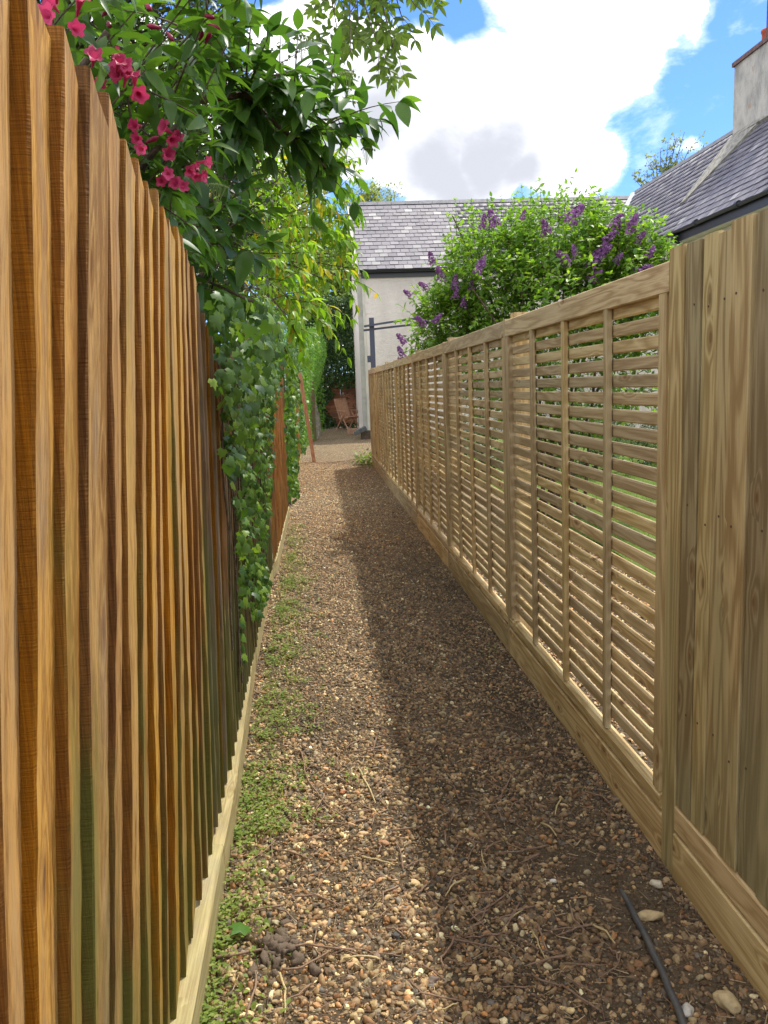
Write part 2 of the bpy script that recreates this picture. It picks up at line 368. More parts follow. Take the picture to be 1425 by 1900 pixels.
def slate_mat():
    mt, n, b = mat('roof_slate'); oc = n.add('ShaderNodeTexCoord').outputs['Object']
    oi = n.add('ShaderNodeObjectInfo'); a = n.add('ShaderNodeAttribute', attribute_name='rnd')
    r = n.math('FRACT', n.math('ADD', a.outputs['Fac'], oi.outputs['Random']))
    c = n.ramp(r, [(0, (0.075, 0.067, 0.082)), (0.45, (0.105, 0.095, 0.112)), (0.8, (0.135, 0.122, 0.138)), (0.93, (0.18, 0.168, 0.175)), (1, (0.27, 0.26, 0.25))])
    pos = n.add('ShaderNodeNewGeometry').outputs['Position']
    li = n.step(n.noise(pos, 2.0, 7, 0.65), 0.52, 0.70)
    c = n.mix(n.math('MULTIPLY', li, 0.45), c, (0.20, 0.19, 0.17, 1))
    li2 = n.step(n.noise(pos, 9.0, 4, 0.65), 0.60, 0.68)
    c = n.mix(n.math('MULTIPLY', li2, 0.5), c, (0.30, 0.29, 0.265, 1))
    n.put(b.inputs['Base Color'], c); b.inputs['Roughness'].default_value = 0.6; b.inputs['Specular IOR Level'].default_value = 0.5
    bump(n, b, n.noise(pos, 18, 4, 0.6), 0.4, 0.01); return mt
SLATE = slate_mat()

def ground_mat(name, soil, soil2, stony=0.0):
    mt, n, b = mat(name); pos = n.add('ShaderNodeNewGeometry').outputs['Position']
    a = n.noise(pos, 1.7, 6, 0.6); f = n.noise(pos, 60, 5, 0.7)
    c = n.mix(n.step(a, 0.38, 0.62), (*soil, 1), (*soil2, 1))
    c = n.mix(n.math('MULTIPLY', n.step(f, 0.42, 0.6), 0.5), c, (soil[0]*0.45, soil[1]*0.45, soil[2]*0.45, 1))
    h = f
    if stony:
        vo = n.add('ShaderNodeTexVoronoi'); n.put(vo.inputs['Vector'], n.vmath('MULTIPLY', pos, (1, 1, 0))); vo.inputs['Scale'].default_value = 78
        cc = n.ramp(n.add('ShaderNodeSeparateColor', i_0=vo.outputs['Color']).outputs[0], [(0, (0.17, 0.105, 0.055)), (0.4, (0.36, 0.24, 0.125)), (0.75, (0.50, 0.37, 0.21)), (1, (0.70, 0.58, 0.40))])  # stone colours raised, brightness of the far path put into them
        edge = n.step(vo.outputs['Distance'], 0.62, 0.30)
        sy = n.add('ShaderNodeSeparateXYZ'); n.put(sy.inputs[0], pos)
        far = n.step(sy.outputs[1], 5.0, 11.0)
        c = n.mix(n.math('MULTIPLY', n.math('MULTIPLY', edge, stony), far), c, cc)
        h = n.math('SUBTRACT', 1.0, vo.outputs['Distance'])
    n.put(b.inputs['Base Color'], c); b.inputs['Roughness'].default_value = 0.92; b.inputs['Specular IOR Level'].default_value = 0.15
    bump(n, b, h, 0.9, 0.012); return mt
SOIL = ground_mat('dark_soil', (0.085, 0.062, 0.038), (0.125, 0.092, 0.058))
STONY = ground_mat('stony_soil', (0.085, 0.062, 0.038), (0.135, 0.10, 0.062), 0.95)
LAWN = ground_mat('lawn_ground', (0.08, 0.13, 0.025), (0.13, 0.19, 0.04))

# ------------------------------------------------------------------ setting: ground, path, lawn
def hsh(x, y):
    return (np.sin(x*3.1+y*1.7)+np.sin(x*7.3-y*5.1+1.3)*0.6+np.sin(x*1.3+y*9.2+4.0)*0.5)/2.1
def path_z(x, y):
    return 0.008*hsh(x, y)+0.004*np.sin(x*23+y*17)-0.010*np.exp(-((x-0.45)/0.3)**2)
def grid_sheet(name, x0, x1, y0, y1, nx, ny, zf, mt):
    xs = np.linspace(x0, x1, nx); ys = np.linspace(y0, y1, ny); X, Y = np.meshgrid(xs, ys)
    V = np.stack([X.ravel(), Y.ravel(), zf(X, Y).ravel()], 1)
    i = np.arange(nx-1)[None, :]+np.arange(ny-1)[:, None]*nx; i = i.ravel()
    return link(name, mesh_np(name, V, np.stack([i, i+1, i+1+nx, i+nx], 1), mt, True))
tag(grid_sheet('ground', -120, 120, -60, 180, 40, 40, lambda x, y: 0*x-0.09, SOIL), kind='structure')
tag(grid_sheet('path', -0.44, 1.08, -0.5, 24.4, 60, 900, lambda x, y: path_z(x, y), STONY), kind='structure')
tag(grid_sheet('courtyard', -1.6, 6.0, 24.4, 34, 40, 40, lambda x, y: 0.01*hsh(x, y)+0.004, STONY), kind='structure')
tag(grid_sheet('garden_gravel', 1.085, 2.5, -0.5, 24.4, 10, 60, lambda x, y: 0*x-0.004, STONY), kind='structure')
tag(grid_sheet('lawn', 2.5, 8.8, 0, 24.4, 60, 160, lambda x, y: 0.012*hsh(x*2, y*2), LAWN), kind='structure')
tag(grid_sheet('planting_bed', -8, -0.47, -0.5, 34, 60, 120, lambda x, y: 0.03*hsh(x, y)-0.03, SOIL), kind='structure')

# ------------------------------------------------------------------ gravel (geometry nodes over a cloud of points)
def scatter_group(name, mats, chips=False):
    ng = bpy.data.node_groups.new(name, 'GeometryNodeTree')
    ng.interface.new_socket('Geometry', in_out='INPUT', socket_type='NodeSocketGeometry')
    ng.interface.new_socket('Geometry', in_out='OUTPUT', socket_type='NodeSocketGeometry')
    N = NT(ng); gi = N.add('NodeGroupInput'); go = N.add('NodeGroupOutput')
    join = N.add('GeometryNodeJoinGeometry')
    for k in range(4):
        if chips:
            s = N.add('GeometryNodeMeshCone'); s.inputs['Vertices'].default_value = 5; s.inputs['Radius Top'].default_value = 0.6; s.inputs['Radius Bottom'].default_value = 1.0
            s.inputs['Depth'].default_value = 2.0; g = s.outputs['Mesh']
        else:
            s = N.add('GeometryNodeMeshIcoSphere'); s.inputs['Radius'].default_value = 1.0; s.inputs['Subdivisions'].default_value = 2; g = s.outputs['Mesh']
        sp = N.add('GeometryNodeSetPosition'); N.put(sp.inputs['Geometry'], g)
        nz = N.add('ShaderNodeTexNoise'); nz.inputs['Scale'].default_value = 0.75 if not chips else 0.5; nz.inputs['Detail'].default_value = 1.0
        ps = N.add('GeometryNodeInputPosition'); N.put(nz.inputs['Vector'], N.vmath('ADD', ps.outputs[0], (k*7.3, k*3.1, 1.7)))
        offv = N.vmath('SCALE', N.vmath('SUBTRACT', nz.outputs['Color'], (0.5, 0.5, 0.5)), 1.7 if k % 2 else 1.2)
        N.put(sp.inputs['Offset'], offv)
        sm = N.add('GeometryNodeSetMaterial'); N.put(sm.inputs[0], sp.outputs[0]); sm.inputs['Material'].default_value = mats
        ss = N.add('GeometryNodeSetShadeSmooth'); N.put(ss.inputs[0], sm.outputs[0]); ss.inputs['Shade Smooth'].default_value = (k != 3)
        g2 = N.add('GeometryNodeGeometryToInstance'); N.put(g2.inputs[0], ss.outputs[0]); N.l.new(g2.outputs[0], join.inputs[0])
    ip = N.add('GeometryNodeInstanceOnPoints'); N.put(ip.inputs['Points'], gi.outputs[0]); N.put(ip.inputs['Instance'], join.outputs[0]); ip.inputs['Pick Instance'].default_value = True
    def na(nm, ty):
        a = N.add('GeometryNodeInputNamedAttribute', data_type=ty); a.inputs['Name'].default_value = nm; return a.outputs['Attribute']
    N.put(ip.inputs['Instance Index'], na('pick', 'INT')); N.put(ip.inputs['Scale'], na('scl', 'FLOAT_VECTOR'))
    er = N.add('FunctionNodeEulerToRotation'); N.put(er.inputs[0], na('rot', 'FLOAT_VECTOR')); N.put(ip.inputs['Rotation'], er.outputs[0])
    N.l.new(ip.outputs[0], go.inputs[0])
    return ng
def pebble_mat():
    mt, n, b = mat('pebble'); a = n.add('ShaderNodeAttribute', attribute_name='tint', attribute_type='INSTANCER')
    oc = n.add('ShaderNodeNewGeometry').outputs['Position']
    f = n.noise(oc, 160, 3, 0.6)
    c = n.mix(n.math('MULTIPLY', n.step(f, 0.4, 0.65), 0.4), a.outputs['Color'], n.mix(1.0, a.outputs['Color'], (0.45, 0.42, 0.38, 1), 'MULTIPLY'))
    n.put(b.inputs['Base Color'], c); b.inputs['Roughness'].default_value = 0.62; b.inputs['Specular IOR Level'].default_value = 0.35
    bump(n, b, f, 0.3, 0.002); return mt
PEB = pebble_mat()
PALETTE = np.array([(0.26, 0.17, 0.105), (0.33, 0.22, 0.135), (0.21, 0.135, 0.085), (0.38, 0.27, 0.165), (0.16, 0.125, 0.10), (0.30, 0.165, 0.09), (0.46, 0.35, 0.21), (0.62, 0.53, 0.38), (0.13, 0.115, 0.11), (0.40, 0.20, 0.09), (0.24, 0.20, 0.165)])
PALETTE = PALETTE*np.array([0.98, 0.98, 0.80])*1.08
PW = np.array([.17, .17, .13, .13, .09, .09, .08, .035, .035, .03, .04]); PW = PW/PW.sum()
def scatter(name, P, S, R, pick, tint, group, label=None, kind='stuff'):
    me = bpy.data.meshes.new(name); me.vertices.add(len(P)); me.vertices.foreach_set('co', np.asarray(P, np.float32).ravel())
    for nm, arr, ty, key in (('scl', S, 'FLOAT_VECTOR', 'vector'), ('rot', R, 'FLOAT_VECTOR', 'vector'), ('tint', tint, 'FLOAT_COLOR', 'color')):
        at_ = me.attributes.new(nm, ty, 'POINT'); at_.data.foreach_set(key, np.asarray(arr, np.float32).ravel())
    at_ = me.attributes.new('pick', 'INT', 'POINT'); at_.data.foreach_set('value', np.asarray(pick, np.int32))
    o = link(name, me); md = o.modifiers.new('scatter', 'NODES'); md.node_group = group
    return tag(o, label, None, None, kind)
G_PEB = scatter_group('pebbles', PEB); G_CHIP = scatter_group('chips', PEB, True)
def gravel_points(seed, x0, x1, y0, y1, dens, smin, smax, palette_gain=1.0, zf=path_z, patchy=True, lift=0.0):
    g = rngs(seed); n = int((x1-x0)*(y1-y0)*dens)
    x = g.uniform(x0, x1, n); y = g.uniform(y0, y1, n)
    s = smin*(smax/smin)**(g.random(n)**1.7)
    if patchy:
        patch = hsh(x*0.9+3, y*0.8)+0.5*hsh(x*3.1, y*2.7+2)
        right = np.clip((x-0.45)/0.35, 0, 1)*(y > 1.9)
        thin = np.clip((patch-0.25)*1.8, 0, 1)*0.55+right*0.38
        keep = g.random(n) > thin*np.where(s > smin*1.6, 0.97, 0.6)
        x, y, s = x[keep], y[keep], s[keep]; n = len(x)
    asp = g.uniform(0.62, 1.0, n); fl = g.uniform(0.42, 0.8, n)
    S = np.stack([s*g.uniform(0.9, 1.35, n), s*asp, s*fl], 1)
    z = zf(x, y)+S[:, 2]*g.uniform(-0.45, 0.7, n)+lift
    R = np.stack([g.normal(0, 0.6, n), g.normal(0, 0.6, n), g.uniform(0, 6.28, n)], 1)
    c = PALETTE[g.choice(len(PALETTE), n, p=PW)]*np.exp(g.normal(-0.05, 0.34, (n, 1)))*palette_gain
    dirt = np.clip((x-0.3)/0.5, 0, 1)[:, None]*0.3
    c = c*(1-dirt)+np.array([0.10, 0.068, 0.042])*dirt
    T = np.concatenate([np.clip(c, 0, 1), np.ones((n, 1))], 1)
    return np.stack([x, y, z], 1), S, R, g.integers(0, 4, n), T
parts = [gravel_points(1, -0.40, 1.0, 1.3, 3.4, 15000, 0.0021, 0.0130), gravel_points(2, -0.42, 1.02, 3.4, 7.5, 9500, 0.0030, 0.0115), gravel_points(3, -0.42, 1.02, 7.5, 17, 5000, 0.0045, 0.012, 1.2)]  # farthest pebbles tinted lighter, standing in for brighter light down the path
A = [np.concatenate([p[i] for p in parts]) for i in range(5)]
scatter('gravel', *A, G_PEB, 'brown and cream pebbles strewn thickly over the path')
p = gravel_points(5, 1.1, 2.4, 2.0, 9, 1500, 0.006, 0.012, 1.9, lambda x, y: 0*x, False)
scatter('garden_gravel_stones', *p, G_PEB, 'pale pinkish gravel beyond the slatted fence')
# chips of bark and stalk among the stones
g = rngs(8); n = 9000
x = g.normal(0.35, 0.38, n).clip(-0.36, 0.98); y = 1.4+13*g.random(n)**1.5
S = np.stack([g.uniform(0.0007, 0.0016, n), g.uniform(0.0007, 0.0016, n), g.uniform(0.005, 0.022, n)], 1)
R = np.stack([np.full(n, 1.57)+g.normal(0, 0.12, n), g.normal(0, 0.1, n), g.uniform(0, 6.28, n)], 1)
c = np.array([(0.30, 0.20, 0.12), (0.22, 0.13, 0.08), (0.50, 0.38, 0.22), (0.16, 0.10, 0.065)])[g.integers(0, 4, n)]*g.uniform(0.7, 1.2, (n, 1))
scatter('plant_litter', np.stack([x, y, path_z(x, y)+0.008], 1), S, R, g.integers(0, 4, n), np.concatenate([c, np.ones((n, 1))], 1), G_CHIP, 'short bits of stalk and bark scattered among the pebbles')

# ------------------------------------------------------------------ right: slatted fence
POST_Y = [2.25, 4.27, 6.36, 8.45, 10.4, 12.3, 14.0, 15.6]
TOP = 1.815
fence = thing('slatted_fence', (1.0, 2.25, 0), 'new honey-brown slatted fence running down the right side of the path', 'fence')
FX = 1.0
fo = Vector((1.0, 2.25, 0))
def fpart(name, mb_or_mesh, parent, loc=(0, 0, 0), mats=None):
    me = mb_or_mesh.mesh(name, mats) if isinstance(mb_or_mesh, MB) else mb_or_mesh
    return link(name, me, parent, loc)
def y_bar(name, w, h, L, mt, b=0.003):
    """bar along +y, w in x, h in z with chamfered long edges"""
    v, f = bevel_box(w, h, L, b)
    v = [(p[0], p[2], p[1]) for p in v]; f = [tuple(reversed(q)) for q in f]
    return mesh_of(name, v, f, [mt])
random.seed(4)
NSL = 26; Z0, Z1 = 0.275, 1.735
for k in range(7):
    ya, yb = POST_Y[k]+0.035, POST_Y[k+1]-0.005
    L = yb-ya
    pn = link('fence_panel', y_bar('fence_panel', 0.046, 0.085, L+0.03, NEW, 0.003), fence, (0.023, ya-0.02-2.25, TOP-0.0425))    # the top rail carries the rest
    pl = pn.location
    def sub(name, me, x, y, z):
        return link(name, me, pn, (x-pl.x, y-pl.y, z-pl.z))
    br = y_bar('bottom_rail', 0.046, 0.06, L, NEW, 0.012); sub('bottom_rail', br, 0.023, ya-2.25, 0.185)
    v, f = bevel_box(0.044, 0.05, TOP-0.085-0.216, 0.003); st = mesh_of('stile', v, f, [NEWV])
    for yy in (ya+0.026, yb-0.026): sub('stile', st, 0.023, yy-2.25, 0.216)
    v, f = bevel_box(0.022, 0.034, TOP-0.085-0.216, 0.003); bt = mesh_of('batten', v, f, [NEWV])
    for j in (1, 2, 3): sub('batten', bt, 0.0125, ya+L*j/4-2.25, 0.2165)
    sl_me = y_bar('slat', 0.018, 0.0415, L-0.104, NEW, 0.004)
    for i in range(NSL):
        o = sub('slat', sl_me, 0.036, ya+0.052-2.25, Z0+(Z1-Z0-0.02)*i/(NSL-1)+random.uniform(-.0012, .0012)); o.rotation_euler = (random.uniform(-.0009, .0009), random.uniform(-.03, .03), 0)
    gb = y_bar('gravel_board', 0.032, 0.15, POST_Y[k+1]-POST_Y[k]-0.006, NEW, 0.004)
    o = link('gravel_board', gb, fence, (0.016, POST_Y[k]+0.003-2.25, 0.072)); 
for k, py in enumerate(POST_Y[1:]):
    v, f = bevel_box(0.09, 0.09, TOP+0.04 if k < 99 else TOP, 0.004); link('fence_post', mesh_of('fence_post', v, f, [NEWV]), fence, (0.0935, py+0.03-2.25, 0))
    v, f = bevel_box(0.05, 0.036, TOP-0.02+0.028, 0.002); link('cover_strip', mesh_of('cover_strip', v, f, [NEWV]), fence, (0.0235, py+0.0145-2.25, 0.0))

NAIL = MB().tube([(0.004, 0, 0), (-0.0012, 0, 0)], 0.0032, 7).mesh('nail', METAL)
# near close-board fence
cb = thing('board_fence', (1.0, 1.2, 0), 'solid upright-board fence nearest on the right with mossy green tinge', 'fence')
random.seed(11)
y = 2.165; k = 0
v, f = bevel_box(0.09, 0.09, TOP+0.03, 0.003); link('corner_post', mesh_of('corner_post', v, f, [NEWB]), cb, (0.043, 2.215-1.2, 0))
while y > 0.45:
    w = random.uniform(0.075, 0.098); h = 1.835+random.uniform(-.004, .012)+0.02*(2.2-y)
    mb = MB(); t0, t1 = 0.016, 0.008
    # local: y 0 (near thick edge) .. w (far, thin)
    t0 = random.uniform(0.012, 0.018)
    pr = [(-t0+0.002, 0), (-t0, 0.002), (-t0, w-0.0055), (-t0+0.002, w-0.0038), (-0.002, w-0.0038), (-0.002, w+0.008), (0, w+0.008), (0, 0)]
    z0 = 0.2385
    vs = [(a, b_, z0) for a, b_ in pr]+[(a, b_, h) for a, b_ in pr]; nn = len(pr)
    fs = [(i, (i+1) % nn, nn+(i+1) % nn, nn+i) for i in range(nn)]+[tuple(reversed(range(nn))), tuple(range(nn, 2*nn))]
    fs = [tuple(reversed(q)) for q in fs]
    o = link('board', mesh_of('board', vs, fs, [NEWB]), cb, (0.018+random.uniform(-.001, .001), y-w-1.2, 0), (random.uniform(-.004, .004), random.uniform(-.002, .002), 0))
    for nz in (0.54, 1.13, 1.69):
        link('nail', NAIL, o, (-t0-0.0003, w*random.uniform(.3, .7), nz+random.uniform(-.025, .025)))
    y -= w; k += 1
link('gravel_board', y_bar('gravel_board', 0.034, 0.15, 1.9, NEW, 0.004), cb, (0.012, 0.27-1.2, 0.07))
link('plinth_board', y_bar('plinth_board', 0.024, 0.09, 1.9, NEW, 0.010), cb, (0.010, 0.27-1.2, 0.192))
for zz in (0.5, 1.1, 1.65): link('rail', y_bar('rail', 0.05, 0.07, 1.85, NEW), cb, (0.055, 0.3-1.2, zz))

# ------------------------------------------------------------------ left: old feather-edge fence
def lerp(x, xs, ys): return float(np.interp(x, xs, ys))
def left_front(yy, h): return -0.39+lerp(yy, [.9, 1.3, 2.2, 4.5], [.17, .14, .08, .02])*h/1.9-lerp(yy, [3, 6], [0, 0.025])
def feather_fence(root, org, ys, toph, seed, faceM, edgeM, mats_by=None, t=0.019, drop=0.022, z0=0.125, name='board'):
    random.seed(seed)
    for i in range(len(ys)-1):
        y0 = ys[i]; w = ys[i+1]-y0; h = toph(y0)+random.uniform(-.012, .012); tt = t*random.uniform(.8, 1.2)
        bt = z0+random.uniform(-.02, .012)
        N = 26; vs = []; jr = rngs(int(y0*1000)+seed); fs = []; mi = []
        ph = random.uniform(0, 6.28); am = random.uniform(0.0002, 0.0012); lean = random.uniform(-.006, .006)
        pr = [(-tt, 0), (-0.0025, 0), (0, 0.0035), (0.0-0.008, w*0.55), (-tt*0.85, w+0.012), (-tt-0.006, w+0.012)]
        nn = len(pr)
        for j in range(N+1):
            u = j/N; z = bt+(h-bt)*u
            for (a, b_) in pr:
                zz = z-(drop*b_/w if j == N else 0)
                X = left_front(y0, z)+a+jr.normal(0, .0006)+am*math.sin(ph+u*5)+(0.002*math.sin(ph*3+u*9) if a > -0.01 else 0)
                Y = y0+b_+jr.normal(0, .0007)*(1 if b_ < .01 else 0)+lean*(u-0.5)*2+am*1.2*math.sin(ph*2+u*6.5)
                vs.append((X-org[0], Y-org[1], zz-org[2]))
        for j in range(N):
            for q in range(nn):
                a = j*nn+q; b_ = j*nn+(q+1) % nn
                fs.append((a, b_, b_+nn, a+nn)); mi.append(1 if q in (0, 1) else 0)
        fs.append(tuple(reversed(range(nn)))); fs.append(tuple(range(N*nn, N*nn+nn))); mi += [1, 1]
        fm, em = (faceM, edgeM) if mats_by is None else mats_by(y0)
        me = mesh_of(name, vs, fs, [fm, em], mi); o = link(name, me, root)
ys = [0.38, 0.48, 0.58, 0.674, 0.758, 0.855, 0.963, 1.093, 1.211, 1.339, 1.442, 1.547, 1.652, 1.78, 1.908, 2.055, 2.183, 2.299]
random.seed(2)
while ys[-1] < 6.35: ys.append(ys[-1]+random.uniform(0.095, 0.125))
def toph(y): return lerp(y, [.4, 2.1, 2.25, 2.4, 2.6, 2.8, 3.2, 4.0, 6.5], [1.86, 1.868, 1.85, 1.80, 1.72, 1.66, 1.64, 1.66, 1.70])
LF = thing('feather_edge_fence', (-0.4, 0.4, 0), 'tall weathered orange-brown board fence closest on the left', 'fence')
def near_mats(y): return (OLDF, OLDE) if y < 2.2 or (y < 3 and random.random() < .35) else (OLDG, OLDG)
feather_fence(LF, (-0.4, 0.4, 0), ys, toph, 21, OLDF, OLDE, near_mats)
# the pale board along its foot, worn and a little crooked
def foot_board(root, org, y0, y1, mt, xf, top=0.118, name='gravel_board'):
    N = max(4, int((y1-y0)*5)); vs = []; fs = []; g = rngs(int(y0*10)+3)
    for j in range(N+1):
        yy = y0+(y1-y0)*j/N; jx = g.normal(0, 0.0012); tz = top+g.normal(0, 0.002)
        X = xf(yy)
        for a, z in ((X+jx, -0.05), (X+jx, tz-0.007), (X-0.006+jx, tz), (X-0.048, tz+0.004), (X-0.050, -0.05)):
            vs.append((a-org[0], yy-org[1], z-org[2]))
    for j in range(N):
        for q in range(5):
            a = j*5+q; b_ = j*5+(q+1) % 5; fs.append((a, a+5, b_+5, b_))
    fs += [tuple(range(5)), tuple(reversed(range(N*5, N*5+5)))]
    return link(name, mesh_of(name, vs, fs, [mt]), root)
xf = lambda y: lerp(y, [1.7, 2.8, 4.2, 6, 10], [-0.352, -0.362, -0.405, -0.42, -0.42])
foot_board(LF, (-0.4, 0.4, 0), 0.4, 2.36, KERB, xf); foot_board(LF, (-0.4, 0.4, 0), 2.366, 4.35, KERB, xf); foot_board(LF, (-0.4, 0.4, 0), 4.356, 6.40, KERB, xf)
for py in (0.7, 2.45, 4.4, 6.3):
    v, f = bevel_box(0.08, 0.08, 1.6, 0.004); link('fence_post', mesh_of('fence_post', v, f, [OLDG]), LF, (-0.475+0.4, py-0.4, 0), (0, 0.02, 0))

_lf = left_front
def left_front(yy, h): return -0.405
def flat_fence(label, y0, y1, h, seed, m0, pitch=0.14):
    R0 = thing('board_fence', (-0.42, y0, 0), label, 'fence')
    yy = [y0]; random.seed(seed)
    while yy[-1] < y1: yy.append(yy[-1]+random.uniform(pitch*.85, pitch*1.1))
    feather_fence(R0, (-0.42, y0, 0), yy, lambda y: h, seed, m0, m0, None, t=0.012, drop=0.004, z0=0.12)
    foot_board(R0, (-0.42, y0, 0), y0, yy[-1], KERB, lambda y: -0.40 if y > 6.5 else -0.42)
    v, f = bevel_box(0.09, 0.09, h+0.03, 0.004); link('fence_post', mesh_of('fence_post', v, f, [m0]), R0, (-0.07, 0.05, 0))
    return R0
flat_fence('smooth reddish board fence panel just past the ivy on the left', 6.45, 9.7, 1.93, 5, ORNG)
flat_fence('farthest orange board fence panel on the left, by the leaning pole', 11.6, 17.6, 1.92, 6, ORNG)
left_front = _lf

# leaning timber pole and far posts
pb = Vector((-0.12, 16.75, 0)); pt = at(556, 692, 16.6)
pole = MB().beam((0, 0, 0), pt-pb, 0.075, 0.045, up=(0, 1, 0)).obj('timber_prop', TEAK, loc=pb)
tag(pole, 'bare timber pole leaning against the left fence far down the path', 'pole')
pp = at(583, 800, 23.5); pp.z = 0
v, f = bevel_box(0.12, 0.12, 2.15, 0.006)
tag(link('post', mesh_of('post', v, f, [OLDG]), None, pp), 'brown upright post standing in the far ivy hedge', 'post')

# ------------------------------------------------------------------ back fence and chair
bf = thing('lap_fence', (-0.4, 31, 0), 'reddish-brown horizontal lap fence closing the far end behind the chair', 'fence')
random.seed(9)
for i in range(20):
    z = 0.05+i*0.098
    for x0, x1 in ((-0.9, 0.9), (1.0, 2.9)):
        vs = [(x0, -0.02, z), (x1, -0.02, z+random.uniform(-.008, .008)), (x1, 0.0, z+0.115), (x0, 0.0, z+0.115), (x0, 0.012, z), (x1, 0.012, z), (x1, 0.012, z+0.115), (x0, 0.012, z+0.115)]
        fs = [(0, 1, 2, 3), (5, 4, 7, 6), (0, 4, 5, 1), (3, 2, 6, 7), (0, 3, 7, 4), (1, 5, 6, 2)]
        link('board', mesh_of('board', [(a+0.4, b_, c_) for a, b_, c_ in vs], fs, [LAPW]), bf, (0, 0, 0), (0, random.uniform(-.002, .002), 0))
for x in (-0.95, 0.95, 2.95):
    v, f = bevel_box(0.09, 0.09, 2.05, 0.004); link('fence_post', mesh_of('fence_post', v, f, [LAPW]), bf, (x+0.4, 0.03, 0))

cp = Vector((1.10, 29.6, 0.01))
ch = thing('folding_chair', cp, 'teak folding garden chair with slatted back before the far red-brown fence', 'chair', rot=(0, 0, math.radians(38)))
# local: faces -y ; x across
sb = 0.25
def cbeam(name, p, q, w=0.04, h=0.024, up=(0, 1, 0)): return MB().beam(p, q, w, h, up).obj(name, TEAK, ch)
bk0, bk1 = Vector((0, 0.16, 0.42)), Vector((0, 0.44, 1.10))
back = MB()
for s in (-1, 1): back.beam((s*sb, bk0.y, bk0.z-0.05), (s*sb, bk1.y, bk1.z), 0.026, 0.045, (1, 0, 0))
back.beam((-sb, bk1.y, bk1.z), (sb, bk1.y, bk1.z), 0.05, 0.03); back.beam((-sb, bk0.y, bk0.z), (sb, bk0.y, bk0.z), 0.05, 0.03)
bko = back.obj('backrest', TEAK, ch)
for i in range(9):
    x = -sb+0.055+i*0.0487; MB().beam((x, bk0.y, bk0.z), (x, bk1.y, bk1.z), 0.028, 0.014, (0, 1, 0)).obj('slat', TEAK, bko)
seat = MB()
for s in (-1, 1): seat.beam((s*sb, -0.28, 0.43), (s*sb, 0.2, 0.41), 0.045, 0.026, (1, 0, 0))
sto = seat.obj('seat', TEAK, ch)
for i in range(8):
    y = -0.27+i*0.062; MB().beam((-sb, y, 0.455), (sb, y, 0.455), 0.05, 0.014, (0, 0, 1)).obj('slat', TEAK, sto)
for s in (-1, 1):
    cbeam('leg', (s*(sb+.03), -0.30, 0), (s*(sb+.03), 0.14, 0.66)); cbeam('leg', (s*(sb+.055), 0.34, 0), (s*(sb+.055), -0.22, 0.66))
    MB().beam((s*(sb+.04), -0.34, 0.67), (s*(sb+.04), 0.22, 0.68), 0.055, 0.022, (0, 0, 1)).obj('armrest', TEAK, ch)
    
# ------------------------------------------------------------------ house
HX0, HY, EAVE, RIDGE, RD = 1.47, 24.3, 4.93, 7.40, 3.2
WX, WR = 8.5, 10.9
house = thing('house', (HX0, HY, 0), 'cream rendered house with grey slate roof beyond the lilac', 'house')
def hpart(name, mb, mats, smooth=False):
    o = mb.obj(name, mats, house, smooth); o.location = (-HX0, -HY, 0); return o
# walls of the main range (gable end faces the path)
w = MB(); hy2 = HY+2*RD
V = [(HX0, HY, 0), (14, HY, 0), (14, HY, EAVE), (HX0, HY, EAVE), (HX0, hy2, 0), (HX0, hy2, EAVE), (HX0, HY+RD, RIDGE-0.03), (14, hy2, 0), (14, hy2, EAVE)]
w.v = V; w.f = [(0, 1, 2, 3), (4, 0, 3, 6, 5), (7, 4, 5, 8)]; w.mi = [0]*3
hpart('wall', w, RENDER)
w = MB(); w.v = [(WX+0.3, 8, 0), (WX+0.3, HY, 0), (WX+0.3, HY, 4.85), (WX+0.3, 8, 4.85), (13.3, 8, 0), (13.3, 8, 4.85), (WR, 8, 7.35)]; w.f = [(1, 0, 3, 2), (0, 4, 5, 6, 3)]; w.mi = [0, 0]
hpart('wing_wall', w, RENDER)
# roof: slabs, then slates
roof = MB()
def slab(mb, a, b_, c_, d, t=0.05):
    a, b_, c_, d = map(Vector, (a, b_, c_, d)); nrm = (b_-a).cross(d-a).normalized()
    n0 = len(mb.v); mb.v += [tuple(q) for q in (a, b_, c_, d)]+[tuple(q-nrm*t) for q in (a, b_, c_, d)]
    mb.f += [tuple(n0+i for i in q) for q in ((0, 1, 2, 3), (7, 6, 5, 4), (0, 4, 5, 1), (1, 5, 6, 2), (2, 6, 7, 3), (3, 7, 4, 0))]; mb.mi += [0]*6
slab(roof, (HX0-0.06, HY-0.15, EAVE-0.08), (14, HY-0.15, EAVE-0.08), (14, HY+RD, RIDGE), (HX0-0.06, HY+RD, RIDGE))
slab(roof, (14, hy2+0.15, EAVE-0.08), (HX0-0.06, hy2+0.15, EAVE-0.08), (HX0-0.06, HY+RD, RIDGE), (14, HY+RD, RIDGE))
WE = 4.80
slab(roof, (WX, HY+0.4, WE), (WX, 8, WE), (WR, 8, 7.55), (WR, 27.6, 7.55))
slab(roof, (13.3, 8, WE), (13.3, HY, WE), (WR, 27.6, 7.55), (WR, 8, 7.55))
roofo = hpart('roof', roof, plain('roof_underlay', (0.09, 0.08, 0.09), 0.8, 0.3))
